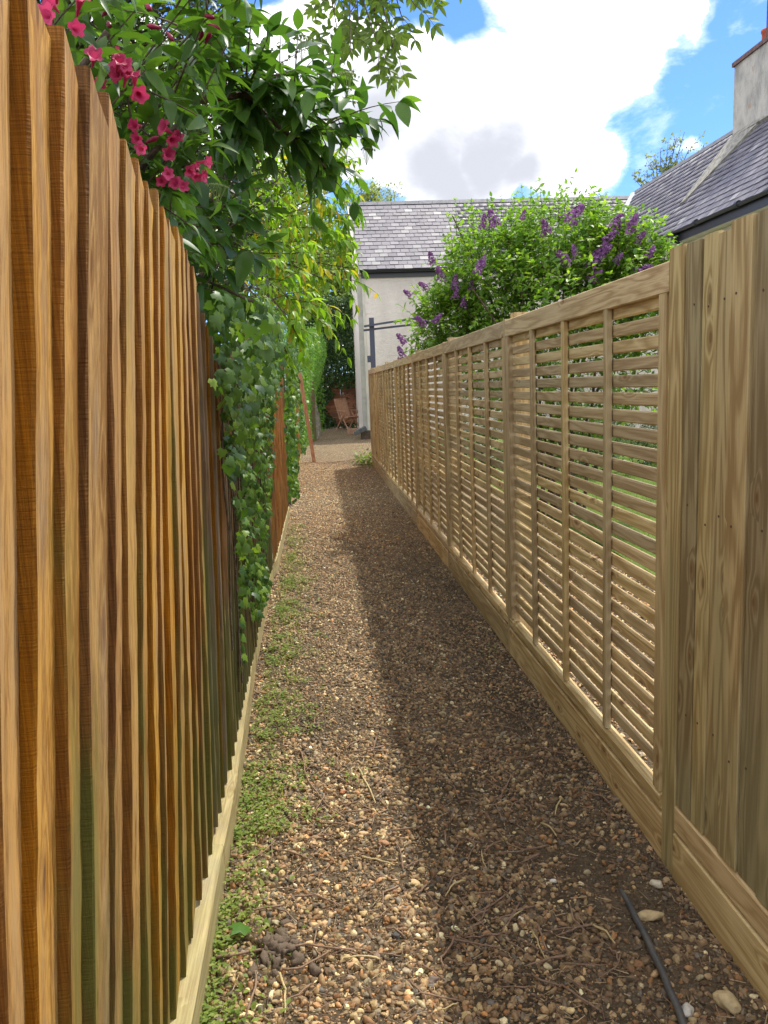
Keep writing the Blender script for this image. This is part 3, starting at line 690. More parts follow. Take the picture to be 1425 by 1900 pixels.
# slates: main roof front
slates = []   # (corner points) for every slate
def slate_rows(o0, along, up, nrm, width, height, sw, sh, clip, seed, size_j=0.06):
    g = rngs(seed); rows = int(height/sh); out = []
    for r in range(rows):
        u0 = -(r % 2)*sw/2; c_ = 0
        while u0 < width:
            u1 = u0+sw; a0, a1 = max(u0, 0)+0.006, min(u1, width)-0.006
            if a1-a0 > 0.05 and clip((a0+a1)/2, r*sh):
                j = g.normal(0, 0.004); tl = g.normal(0, 0.003); lift = 0.020+g.random()*0.010
                p = lambda a, b_, n_: tuple(o0+along*a+up*b_+nrm*n_)
                h0 = r*sh-0.01+j
                top = [p(a0, h0, lift), p(a1, h0+tl, lift), p(a1, h0+sh+0.02, 0.010), p(a0, h0+sh+0.02, 0.010)]
                bot = [p(a0, h0, lift-0.013), p(a1, h0+tl, lift-0.013), p(a1, h0+sh+0.02, 0.002), p(a0, h0+sh+0.02, 0.002)]
                out.append(top+bot)
            u0 = u1
    return out
BF = [(0, 1, 2, 3), (7, 6, 5, 4), (0, 4, 5, 1), (1, 5, 6, 2), (2, 6, 7, 3), (3, 7, 4, 0)]
up1 = Vector((0, RD+0.15, RIDGE-EAVE+0.08)); h1 = up1.length; up1.normalize(); n1_ = Vector((1, 0, 0)).cross(up1)
def clip1(a, b_): # stop at the valley
    yy = HY-0.15+up1.y*b_; return HX0-0.06+a < WX+(WR-WX)*max(0, (yy-HY))/(3.2)+0.1
S1 = slate_rows(Vector((HX0-0.06, HY-0.15, EAVE-0.08)), Vector((1, 0, 0)), up1, n1_, 9.6, h1-0.08, 0.262, 0.235, clip1, 31)
up2 = Vector((WR-WX, 0, 7.55-WE)); h2 = up2.length; up2.normalize(); al2 = Vector((0, 1, 0)); n2_ = al2.cross(up2)*-1
if n2_.x > 0: n2_ = -n2_
def clip2(a, b_):
    return 12+a < HY+0.3+3.2*(up2.x*b_)/(WR-WX)
S2 = slate_rows(Vector((WX, 12, WE)), al2, up2, n2_, 15.4, h2-0.05, 0.27, 0.215, clip2, 32)
def add_slates(S, flip, nobj):
    S = [s for s in S if True]
    cen = np.array([np.mean(np.array(s), 0) for s in S]); px, py = project(cen)
    vis = (px > 0) & (px < 1425) & (py > -20) & (py < 480)
    d = np.linalg.norm(cen-np.array([0, 0, EYE]), axis=1)
    order = np.argsort(d+np.where(vis, 0, 1000)); ft = [tuple(reversed(q)) for q in BF] if flip else BF
    first = order[:nobj]; rest = order[nobj:]
    for i in first:
        c_ = Vector(cen[i]); me = mesh_of('slate', [tuple(Vector(v_)-c_) for v_ in S[i]], ft, [SLATE]); o = link('slate', me, roofo, c_)
    if len(rest):
        V = np.array([S[i] for i in rest]).reshape(-1, 3); Q = (np.arange(len(rest))[:, None, None]*8+np.array(ft)[None]).reshape(-1, 4)
        me = mesh_np('slates', V, Q, SLATE, rnd=np.repeat(rngs(7).random(len(rest)), 8)); o = link('slates', me, roofo); o['kind'] = 'stuff'
def vis_count(S):
    cen = np.array([np.mean(np.array(s), 0) for s in S]); px, py = project(cen); return int(((px > 640) & (px < 860) & (py > 370) & (py < 510)).sum())
# the main roof's left end shows its slates largest and unhidden: sort by that
def split_main(S):
    cen = np.array([np.mean(np.array(s), 0) for s in S]); px, py = project(cen)
    return [s for s, a in zip(S, px) if a < 850], [s for s, a in zip(S, px) if a >= 850]
Sa, Sb = split_main(S1)
add_slates(Sa, False, len(Sa)); na = len(Sa)
add_slates(S2, n2_.dot(al2.cross(up2)) < 0, max(10, 300-na))
V = np.array(Sb).reshape(-1, 3); Q = (np.arange(len(Sb))[:, None, None]*8+np.array(BF)[None]).reshape(-1, 4)
o = link('slates', mesh_np('slates', V, Q, SLATE, rnd=np.repeat(rngs(17).random(len(Sb)), 8)), roofo); o['kind'] = 'stuff'
# ridge tiles, valley, fascia, gutters
RIDGEM = plain('ridge_tile', (0.17, 0.17, 0.18), 0.7, 0.3, 0.3, 6)
x = HX0-0.08; rd = MB()
while x < WR+0.2:
    L = 0.45; mb = MB(); yR = HY+RD
    mb.v = [(x+0.004, yR-0.14, RIDGE-0.075), (x+0.004, yR, RIDGE+0.06), (x+0.004, yR+0.14, RIDGE-0.075), (x+L-0.004, yR-0.14, RIDGE-0.075), (x+L-0.004, yR, RIDGE+0.06), (x+L-0.004, yR+0.14, RIDGE-0.075)]
    mb.f = [(0, 3, 4, 1), (1, 4, 5, 2), (0, 1, 2), (3, 5, 4), (0, 2, 5, 3)]; mb.mi = [0]*5
    o = mb.obj('ridge_tile', RIDGEM, roofo); x += L
y = 12.0
while y < 27.6:
    L = 0.45; mb = MB(); X = WR
    mb.v = [(X-0.11, y+.004, 7.55-0.10), (X, y+.004, 7.55+0.055), (X+0.11, y+.004, 7.55-0.10), (X-0.11, y+L-.004, 7.55-0.10), (X, y+L-.004, 7.55+0.055), (X+0.11, y+L-.004, 7.55-0.10)]
    mb.f = [(0, 1, 4, 3), (1, 2, 5, 4), (0, 2, 1), (3, 4, 5), (0, 3, 5, 2)]; mb.mi = [0]*5
    mb.obj('ridge_tile', RIDGEM, roofo); y += L
va = MB(); a = Vector((WX, HY-0.05, WE+0.07)); b_ = Vector((WR, 27.45, 7.52))
va.beam(a+Vector((-.04, -.06, 0.03)), b_+Vector((-.04, -.06, 0.03)), 0.20, 0.02, up=(-0.55, -0.4, 0.75)); hpart('valley_flashing', va, LEADM)
hpart('fascia', MB().box((HX0, HY-0.05, EAVE-0.30), (WX+0.3, HY-0.003, EAVE-0.10)), GUTTER)
def gutter(p, q, r=0.06):
    p, q = Vector(p), Vector(q); d = (q-p).normalized(); s = Vector((0, 0, 1)).cross(d); vs = []; fs = []
    prof = [(r*math.cos(a_), r*math.sin(a_)) for a_ in np.linspace(math.pi, 2*math.pi, 8)]+[(0.86*r*math.cos(a_), 0.86*r*math.sin(a_)) for a_ in np.linspace(2*math.pi, math.pi, 8)]
    n_ = len(prof); mb = MB()
    for e in (p, q):
        for a_, b2 in prof: mb.v.append(tuple(e+s*a_+Vector((0, 0, b2))))
    mb.f = [(i, (i+1) % n_, n_+(i+1) % n_, n_+i) for i in range(n_)]+[tuple(range(n_)), tuple(range(n_, 2*n_))]; mb.mi = [0]*(n_+2)
    return mb
hpart('gutter', gutter((HX0-0.05, HY-0.20, EAVE-0.11), (WX-0.1, HY-0.20, EAVE-0.11)), GUTTER)
hpart('gutter', gutter((WX-0.06, HY-0.1, WE-0.03), (WX-0.06, 10, WE-0.03)), GUTTER)
hpart('fascia', MB().box((WX+0.02, 9, WE-0.26), (WX+0.05, HY, WE-0.03)), GUTTER)
hpart('soffit', MB().box((WX+0.053, 9, WE-0.26), (WX+0.30, HY, WE-0.23)), CREAMP)
for yy in (21.4, 19.6, 17.8, 16.0):
    hpart('gutter_bracket', MB().tube([(WX-0.06, yy-0.05, WE-0.035), (WX-0.06, yy+0.05, WE-0.035)], 0.068, 10), GUTTER)
hpart('downpipe', MB().tube([(WX-0.06, 18.9, WE-0.06), (WX-0.02, 18.9, WE-0.22), (WX+0.22, 18.9, WE-0.42), (WX+0.24, 18.9, 0.1)], 0.04, 8), GUTTER)
hpart('hopper', MB().box((WX-0.13, 18.8, WE-0.24), (WX+0.015, 19.0, WE-0.10)), GUTTER)
hpart('bargeboard', MB().beam((HX0-0.085, HY-0.17, EAVE-0.20), (HX0-0.085, HY+RD, RIDGE-0.09), 0.03, 0.16, up=(1, 0, 0)), CREAMP)
hpart('corner_board', MB().box((HX0-0.13, HY-0.03, 0), (HX0-0.003, HY+0.10, EAVE-0.12)), plain('grey_painted_board', (0.44, 0.42, 0.36), 0.7, 0.3, 0.2, 4))
hpart('corner_trim', MB().box((HX0+0.002, HY-0.022, 0), (HX0+0.07, HY-0.003, EAVE-0.31)), CREAMP)
# chimney on the wing
CY0, CY1 = 18.6, 20.35
cx0 = 10.56
chm = MB(); chm.box((cx0, CY0, 6.3), (cx0+1.3, CY1, 8.85))
stack = hpart('chimney', chm, CHIM)
o = MB().box((cx0-0.045, CY0-0.04, 8.852), (cx0+1.345, CY1+0.045, 8.95)).obj('capping', plain('dark_brick_cap', (0.20, 0.12, 0.11), 0.8, 0.2, 0.4, 10), stack)
for cyy in (19.75, 18.95):
    prof = [(0.16, 8.953), (0.17, 9.03), (0.15, 9.08), (0.14, 9.36), (0.165, 9.40), (0.165, 9.45), (0.12, 9.45), (0.12, 9.2)]
    mb = MB(); n0 = 0
    for r, z in prof:
        for k in range(16): a_ = 2*math.pi*k/16; mb.v.append((cx0+0.5+r*math.cos(a_), cyy+r*math.sin(a_), z))
    for i in range(len(prof)-1):
        for k in range(16): a_ = i*16+k; b2 = i*16+(k+1) % 16; mb.f.append((a_, b2, b2+16, a_+16)); mb.mi.append(0)
    mb.obj('chimney_pot', TERRA, stack, True)
fl = MB()   # mortar fillet running down the slope from the stack
def onroof(x, y, n_=0.05): return Vector((x, y, WE+(x-WX)*(7.55-WE)/(WR-WX)))+n2_*n_
q = [onroof(WR-0.02, CY1+0.03, 0.10), onroof(cx0-0.02, CY1+0.03, 0.09), onroof(9.25, CY1-0.05, .045), onroof(9.25, CY1-0.22, .045), onroof(cx0-0.02, CY0+0.5, 0.07), onroof(cx0-0.02, CY0-.03, 0.09)]
fl.v = [tuple(v_) for v_ in q]+[tuple(v_-n2_*0.09) for v_ in q]; fl.f = [(0, 1, 2, 3, 4, 5), (11, 10, 9, 8, 7, 6)]+[(i, 6+i, 6+(i+1) % 6, (i+1) % 6) for i in range(6)]; fl.mi = [0]*8
hpart('mortar_fillet', fl, MORTAR)
ap = at(1422, 100, 19.4)
mast = MB().tube([(ap.x, 19.4, 8.0), (ap.x, 19.4, 11.2)], 0.018, 6).tube([(ap.x-0.1, 19.4, 8.55), (ap.x+0.2, 19.4, 8.55)], 0.02, 5)
tag(mast.obj('aerial_mast', METAL), 'thin rusty aerial mast fixed to the chimney stack', 'aerial mast')

# slate slab and block by the house corner
sp = at(676, 812, 23.9)
sb_ = thing('stone_plinth', (sp.x, 23.7, 0), 'dark slab tilted on a low block at the foot of the house corner', 'slab')
MB().box((-0.10, -0.14, 0), (0.22, 0.2, 0.24)).obj('block', BARK, sb_)
M_ = Matrix.Rotation(math.radians(-24), 4, 'Y')
MB().box((-0.20, -0.2, 0.22), (0.18, 0.25, 0.33), M=M_).obj('slab', plain('dark_slab', (0.12, 0.125, 0.12), .7, .3, .3, 10), sb_)
bp = at(655, 806, 26.5)
tag(MB().box((-.17, -.1, 0), (.17, .1, .17)).obj('timber_block', TEAK, loc=(bp.x, 26.5, 0.01)), 'small brown block on the ground in front of the folding chair', 'block')

# ------------------------------------------------------------------ pergola
pg = thing('pergola', (1.28, 17.6, 0), 'slate-grey painted pergola frame behind the far end of the slatted fence', 'pergola')
px0 = at(691, 640, 17.6).x
def ppart(name, mb): o = mb.obj(name, PERG, pg); o.location = (-1.28, -17.6, 0); return o
ppart('post', MB().box((px0-.05, 17.55, 0), (px0+.05, 17.65, 2.95)))
ppart('post', MB().box((px0+3.4, 17.55, 0), (px0+3.5, 17.65, 2.9)))
for yy, dz, nm in ((17.50, 0.0, 'beam'), (17.70, -0.07, 'beam')):
    pts = []
    for i in range(9):
        u = i/8; x_ = px0-0.17+u*3.9; pts.append((x_, yy, 2.77+dz+0.16*math.sin(math.pi*u)*(0.7 if dz else 1.0)))
    mb = MB()
    for p0, p1 in zip(pts[:-1], pts[1:]): mb.beam(p0, p1, 0.04, 0.075, up=(0, 1, 0))
    ppart(nm, mb)
ppart('lantern_hook', MB().box((px0-.12, 17.56, 2.02), (px0-.055, 17.62, 2.16)))

# ------------------------------------------------------------------ leaves and plants
def leaf_tpl(w=0.4, n=5, fold=0.25, curl=0.35, tip=1.6, serr=0.0, twist=0.0):
    """leaf along +y, length 1, folded along its midrib and bent down"""
    vs = []; fs = []
    for i in range(n+1):
        t = i/n; hw = w*0.5*math.sin(math.pi*min(1, t**0.85))**0.8*(1-0.25*t**tip) if 0 < i < n else 0.0
        y = t; z = -curl*t*t
        if serr and 0 < i < n: hw *= 1+serr*(1 if i % 2 else -1)
        vs += [(-hw, y, z+fold*hw), (0, y, z), (hw, y, z+fold*hw)]
    for i in range(n):
        a = i*3; fs += [(a, a+1, a+4, a+3), (a+1, a+2, a+5, a+4)]
    return np.array(vs), np.array(fs)
def ivy_tpl(seed):
    r = random.Random(seed); pts = [(0, 0.05), (0.30, -0.08), (0.50, 0.22), (0.34, 0.38), (0.42, 0.62), (0.18, 0.62), (0, 1.0)]
    pts = [(x*r.uniform(.85, 1.1), y*r.uniform(.92, 1.08)) for x, y in pts]
    vs = [(0, 0.38, 0.03)]; ring = [(x, y) for x, y in pts]+[(-x, y) for x, y in reversed(pts[1:-1])]
    for x, y in ring: vs.append((x, y, -0.10*abs(x)*2-0.12*(y-0.3)**2*2))
    n = len(ring); fs = []
    fs = [(0, 1+i, 1+(i+1) % n, 1+(i+1) % n) for i in range(n)]
    return np.array(vs), fs
def tri_tpl(w=0.5):
    return np.array([(0, 0, 0), (-w/2, 0.5, 0.05), (0, 1, -0.1), (w/2, 0.5, 0.05)]), np.array([(0, 3, 2, 1)])
def basis_from(d, nrm):
    y = d/np.linalg.norm(d); z = nrm-y*np.dot(nrm, y); L = np.linalg.norm(z)
    z = z/L if L > 1e-6 else np.array([0, 0, 1.0]); x = np.cross(y, z)
    return np.stack([x, y, z], 1)
class Plant:
    def __init__(s, name, loc, label, cat, leafm, tpls, barkm=BARK, group=None, seed=0, nobj=300, leafname='leaf', rootobj=True):
        s.root = thing(name, loc, label, cat, group); s.loc = np.array(loc, float); s.leafm = leafm; s.tpls = tpls; s.barkm = barkm
        s.L = []; s.wood = MB(); s.rng = rngs(seed); s.nobj = nobj; s.leafname = leafname
    def leaf(s, p, d, nrm, size):
        s.L.append((np.asarray(p, float), basis_from(np.asarray(d, float), np.asarray(nrm, float)), size))
    def spray(s, p0, p1, n, size, sag=0.1, droop=0.3, r0=0.004, flat=0.5, t0=0.15, fwd=0.55, side=0.8, sj=0.25):
        g = s.rng; p0 = np.asarray(p0, float); p1 = np.asarray(p1, float); mid = (p0+p1)/2+np.array([0, 0, sag*np.linalg.norm(p1-p0)])+g.normal(0, 0.03, 3)*np.linalg.norm(p1-p0)
        pts = [(1-t)**2*p0+2*t*(1-t)*mid+t*t*p1 for t in np.linspace(0, 1, 6)]
        s.wood.tube(pts, list(np.linspace(r0, r0*0.35, 6)), 4, cap=False)
        for i in range(n+1):
            t = t0+(1-t0)*i/n; p = (1-t)**2*p0+2*t*(1-t)*mid+t*t*p1; tg = 2*(1-t)*(mid-p0)+2*t*(p1-mid); tg /= np.linalg.norm(tg)+1e-9
            sd = np.cross(tg, [0, 0, 1.0]); L = np.linalg.norm(sd); sd = sd/L if L > 1e-3 else np.array([1.0, 0, 0])
            if i % 2 and flat < 1: # decussate pairs
                a = g.uniform(0.5, 1.4); sd = sd*math.cos(a)+np.cross(tg, sd)*math.sin(a)
            for sg in (-1, 1):
                d = tg*fwd+sd*sg*side+g.normal(0, 0.22, 3)+np.array([0, 0, -droop])
                nr = np.array([0, 0, 1.0])+g.normal(0, 0.35, 3)
                s.leaf(p, d, nr, size*g.uniform(1-sj*2, 1+sj)*(1 if t < .85 else .8))
            if i == n: s.leaf(p, tg+np.array([0, 0, -droop*.5]), np.array([0, 0, 1.0])+g.normal(0, .3, 3), size*.8)
    def branch(s, pts, r0, r1, sides=6):
        s.wood.tube(pts, list(np.linspace(r0, r1, len(pts))), sides, cap=False)
    def bough(s, p0, p1, nsub, sublen, nleaf, size, r=0.012, sag=0.15, **kw):
        g = s.rng; p0 = np.asarray(p0, float); p1 = np.asarray(p1, float); Ln = np.linalg.norm(p1-p0); mid = (p0+p1)/2+np.array([0, 0, sag*Ln])+g.normal(0, 0.05, 3)*Ln
        pts = [(1-t)**2*p0+2*t*(1-t)*mid+t*t*p1 for t in np.linspace(0, 1, 8)]
        s.branch(pts, r, r*0.35)
        for i in range(nsub):
            t = 0.3+0.7*(i+g.random())/nsub; p = (1-t)**2*p0+2*t*(1-t)*mid+t*t*p1
            tg = 2*(1-t)*(mid-p0)+2*t*(p1-mid); tg /= np.linalg.norm(tg)+1e-9
            d = tg*0.8+g.normal(0, 0.6, 3); d /= np.linalg.norm(d)
            s.spray(p, p+d*sublen*g.uniform(.6, 1.2), nleaf, size, **kw)
        s.spray(pts[-2], p1+(p1-pts[-2])*0.6, nleaf, size, **kw)
    def cloud(s, blobs, n, length, nleaf, size, gap=0.0, updir=0.3, **kw):
        g = s.rng
        for _ in range(n):
            c_, r = blobs[g.integers(0, len(blobs))]; c_ = np.array(c_, float); r = np.array(r, float)
            u = g.normal(0, 1, 3); u /= np.linalg.norm(u); q = c_+u*r*g.uniform(0.45, 1.0)
            if gap and math.sin(q[0]*5.1+1)*math.sin(q[1]*4.3)*math.sin(q[2]*6.0+2) > 1-gap: continue
            d = u*0.7+g.normal(0, 0.5, 3)+np.array([0, 0, updir]); d /= np.linalg.norm(d)
            s.spray(q, q+d*length*g.uniform(.6, 1.2), nleaf, size, **kw)
    def done(s, restname='foliage', mindist=None, smooth=True):
        if s.wood.v:
            o = s.wood.obj('branches', s.barkm, s.root, True); o.location = tuple(-s.loc)
        if not s.L: return
        P = np.array([l[0] for l in s.L]); B = np.array([l[1] for l in s.L]); Z = np.array([l[2] for l in s.L])
        px, py = project(P+B[:, :, 1]*Z[:, None]*0.5); dist = np.linalg.norm(P-np.array([0, 0, EYE]), axis=1)
        inv = (px > 0) & (px < IMG_W) & (py > 0) & (py < IMG_H)
        # hidden by the near fences?
        area = Z/dist*(0.6+0.4*np.abs(np.einsum('ij,ij->i', B[:, :, 2], (P-np.array([0, 0, EYE]))/dist[:, None])))
        score = area*np.where(inv, 1, 0.01); order = np.argsort(-score)
        nob = min(s.nobj, int(inv.sum()))
        meshes = [mesh_np(s.leafname, t[0], np.array([list(f) for f in t[1]]) if not isinstance(t[1], np.ndarray) else t[1], s.leafm, smooth) if isinstance(t[1], np.ndarray) else mesh_of(s.leafname, t[0], [f[:3] for f in t[1]], [s.leafm], None, smooth) for t in s.tpls]
        nt = len(s.tpls)
        for k, i in enumerate(order[:nob]):
            o = bpy.data.objects.new(s.leafname, meshes[k % nt]); COL.objects.link(o); o.parent = s.root
            R_ = B[i]*Z[i]; M = Matrix([[R_[0][0], R_[0][1], R_[0][2], P[i][0]-s.loc[0]], [R_[1][0], R_[1][1], R_[1][2], P[i][1]-s.loc[1]], [R_[2][0], R_[2][1], R_[2][2], P[i][2]-s.loc[2]], [0, 0, 0, 1]])
            o.matrix_basis = M
        rest = order[nob:]
        if len(rest):
            allV = []; allQ = []; rn = []; base = 0
            for k in range(nt):
                idx = rest[k::nt]
                if not len(idx): continue
                tv, tf = s.tpls[k]; tf = np.array([list(f) if len(f) == 4 else list(f)+[f[-1]] for f in tf])
                V = np.einsum('nij,vj->nvi', B[idx]*Z[idx][:, None, None], tv)+P[idx][:, None, :]
                nv = len(tv); V = V.reshape(-1, 3)-s.loc
                Q = (np.arange(len(idx))[:, None, None]*nv+tf[None]).reshape(-1, 4)+base
                allV.append(V); allQ.append(Q); rn.append(np.repeat(s.rng.random(len(idx)), nv)); base += len(V)
            V = np.concatenate(allV); Q = np.concatenate(allQ); rn = np.concatenate(rn)
            if isinstance(s.tpls[0][1], np.ndarray): me = mesh_np(restname, V, Q, s.leafm, smooth, rn)
            else: me = mesh_np(restname, V, Q[:, :3], s.leafm, smooth, rn)
            o = link(restname, me, s.root); o['kind'] = 'stuff'
T_BROAD = [leaf_tpl(.5, 6, .25, .30), leaf_tpl(.46, 6, .4, .5), leaf_tpl(.55, 6, .15, .15)]
T_LONG = [leaf_tpl(.36, 6, .35, .35), leaf_tpl(.33, 6, .5, .6), leaf_tpl(.40, 6, .2, .2)]
T_MID = [leaf_tpl(.6, 3, .25, .2), leaf_tpl(.55, 3, .35, .4)]
T_SM = [tri_tpl(.5), tri_tpl(.62)]
T_IVY = [ivy_tpl(1), ivy_tpl(2), ivy_tpl(3)]

# weigela with pink flowers, just over the near fence
wg = Plant('weigela_shrub', (-0.85, 1.95, 0), 'flowering shrub with deep pink trumpet blooms leaning over the near left fence', 'shrub', L_WEIG, T_LONG, BARK, seed=3, nobj=300)
wb = np.array((-0.85, 2.0, 0.0))
wg.branch([wb, wb+(0.05, 0, 1.2), wb+(0.12, -.1, 1.9), at(200, 60, 1.9)], 0.02, 0.008); wg.branch([wb+(0.1, 0.1, 0), wb+(.1, .2, 1.3), wb+(0.25, .25, 1.9), at(330, 230, 2.15)], 0.018, 0.007)
for px_, py_, yy in [(160, -20, 1.6), (250, 20, 1.8), (330, 50, 2.0), (300, 195, 2.05), (380, 215, 2.1), (220, 120, 1.8), (290, 270, 2.05), (330, 280, 2.1), (140, 40, 1.6), (210, -40, 1.7), (400, 60, 2.2), (270, 130, 1.95), (360, -10, 2.1), (180, 110, 1.7), (340, 320, 2.2), (420, 20, 2.3), (460, -20, 2.4)]:
    e = at(px_, py_, yy); s0 = np.array(e)+np.array([-0.30, 0.12, -0.28]); wg.spray(s0, e, 5, 0.088, sag=.12, droop=.15, r0=.0045)
wg.cloud([(at(200, 60, 2.1), (.20, .15, .16)), (at(330, 60, 2.3), (.22, .15, .18)), (at(300, 220, 2.3), (.12, .1, .14)), (at(260, 330, 2.3), (.1, .1, .1))], 45, .2, 4, .085, r0=.0035, droop=.2)
def trumpet(seed):
    r = random.Random(seed); mb = MB(); n = 15
    prof = [(0.05, 0.0), (0.09, .35), (0.17, .7), (0.26, .95)]
    for rr, y in prof:
        for k in range(n): a_ = 2*math.pi*k/n; mb.v.append((rr*math.cos(a_), y, rr*math.sin(a_)))
    for k in range(n):
        a_ = 2*math.pi*k/n; rr = 0.34 if k % 3 == 0 else 0.50; mb.v.append((rr*math.cos(a_)*r.uniform(.85, 1.1), 0.98+r.uniform(-.12, .08), rr*math.sin(a_)*r.uniform(.85, 1.1)))
    for i in range(len(prof)):
        for k in range(n): a_ = i*n+k; b_ = i*n+(k+1) % n; mb.f.append((a_, b_, b_+n, a_+n)); mb.mi.append(0)
    return mb.mesh('flower', PINK, True)
FL = [trumpet(i) for i in range(3)]
random.seed(33)
def put(name, me, root, rootloc, p, d, size):
    B = basis_from(np.array(d, float), np.array([random.uniform(-1, 1), random.uniform(-1, 1), 1.0])); o = bpy.data.objects.new(name, me); COL.objects.link(o); o.parent = root
    R_ = B*size; o.matrix_basis = Matrix([[R_[i][0], R_[i][1], R_[i][2], p[i]-rootloc[i]] for i in range(3)]+[[0, 0, 0, 1]])
    return o
for px_, py_, yy, n in [(232, 145, 1.75, 5), (222, 118, 1.75, 3), (183, 133, 1.7, 2), (128, 12, 1.45, 4), (86, 15, 1.4, 3), (262, 258, 1.9, 3), (318, 262, 2.0, 3), (345, 318, 2.05, 5), (305, 306, 2.0, 3), (345, 345, 2.05, 2), (245, 170, 1.8, 3)]:
    c_ = np.array(at(px_, py_, yy))
    for k in range(n):
        off = np.array([random.gauss(0, .014), random.gauss(0, .012), random.gauss(0, .014)])
        put('flower', FL[k % 3], wg.root, wg.loc, c_+off, (random.uniform(-.3, .9), random.uniform(-1, -.2), random.uniform(-.5, .4)), 0.034*random.uniform(.8, 1.15))
bud = MB(); bud.tube([(0, 0, 0), (0, .3, 0), (0, .7, 0), (0, 1, 0)], [.06, .12, .18, .04], 6); budm = bud.mesh('flower_bud', CRIM, True)
for px_, py_, yy in [(268, 5, 1.9), (300, 52, 2.0), (310, 60, 2.0), (375, 28, 2.1), (385, 45, 2.1), (370, 75, 2.1), (200, 40, 1.8), (190, 30, 1.8), (380, 80, 2.1), (90, 62, 1.4), (270, 265, 1.95)]:
    c_ = at(px_, py_, yy); put('flower_bud', budm, wg.root, wg.loc, c_, (random.uniform(-1, 1), -.3, random.uniform(-.6, .3)), 0.035)
wg.done()

# broad dark-leaved shrub arching over the path
dw = Plant('dogwood_shrub', (-1.1, 3.0, 0), 'broad-leaved dark green shrub arching over the path from behind the left fence', 'shrub', L_DARK, T_BROAD, BARK, seed=5, nobj=300)
db = np.array((-1.1, 3.1, 0.0))
hub = np.array(at(330, 190, 2.9)); hub2 = np.array(at(455, 175, 3.0))
dw.branch([db, db+(0, 0, 1.4), hub+(-.25, .05, -.25), hub, hub2], 0.03, 0.011); dw.branch([hub2, at(505, 225, 3.1), at(560, 270, 3.15), at(605, 312, 3.2)], 0.010, 0.005)
dw.branch([db+(.1, .1, 0), db+(.25, .1, 1.2), np.array(at(395, 500, 2.9))+(-.1, 0, 0), at(470, 560, 3.0)], 0.022, 0.006)
for px_, py_, yy, n in [(470, 20, 2.9, 4), (500, 60, 2.9, 4), (430, -10, 2.8, 4), (400, 70, 2.8, 4), (545, 130, 3.0, 4), (520, 170, 3.0, 4), (610, 180, 3.1, 3), (620, 240, 3.1, 4), (672, 255, 3.2, 3), (560, 215, 3.05, 4), (585, 330, 3.15, 3), (540, 300, 3.1, 4), (660, 330, 3.3, 3), (655, 375, 3.3, 3),
                        (480, 120, 2.95, 4), (440, 210, 3.0, 4), (500, 290, 3.1, 3), (460, 250, 3.0, 4), (380, 130, 2.8, 4), (350, 20, 2.8, 4), (300, 90, 2.7, 4), (620, 300, 3.2, 3), (420, 270, 3., 4)]:
    e = np.array(at(px_, py_, yy)); s0 = hub2 if px_ < 560 else np.array(at(540, 250, 3.12))
    s0 = e+(s0-e)*min(1, 0.26/np.linalg.norm(s0-e)*1.0); dw.spray(s0, e, n, 0.104, sag=.06, droop=.38, r0=.004)
for px_, py_, yy, n in [(360, 400, 2.75, 4), (330, 370, 2.6, 4), (400, 430, 2.9, 4), (440, 400, 3.0, 4), (380, 460, 2.8, 4), (420, 500, 2.95, 4), (470, 470, 3.1, 4), (450, 560, 3.0, 4), (400, 540, 2.8, 3), (360, 470, 2.7, 4), (310, 350, 2.5, 3), (440, 340, 3., 4), (395, 580, 2.85, 3)]:
    e = np.array(at(px_, py_, yy)); dw.spray(e+np.array([-.22, .08, .05]), e, n, 0.118, sag=.1, droop=.45, r0=.004)
dw.cloud([(at(330, 120, 3.1), (.34, .2, .26)), (at(430, 150, 3.05), (.14, .14, .16)), (at(380, 440, 3.0), (.14, .14, .18)), (at(560, 220, 3.2), (.14, .12, .1))], 62, .22, 3, .112, r0=.0035, droop=.35)
umb = MB(); rr_ = random.Random(4)
for k in range(60):
    a_ = rr_.uniform(0, 6.28); q = math.sqrt(rr_.random())*0.5; c_ = Vector((q*math.cos(a_), 0.9+0.12*(1-q*2), q*math.sin(a_)))
    umb.tube([c_, c_+Vector((0, .05, 0)), c_+Vector((0, .09, 0))], [.02, .035, .01], 4)
    if k % 4 == 0: umb.tube([(0, 0, 0), c_*0.5, c_], .008, 3)
um = umb.mesh('flower_head', UMBEL)
for px_, py_, yy, sz in [(560, 100, 2.95, .075), (642, 168, 3.1, .08), (680, 292, 3.25, .06), (400, 375, 2.9, .08)]:
    put('flower_head', um, dw.root, dw.loc, at(px_, py_+15, yy), (.15, -.1, 1), sz)
dw.done()

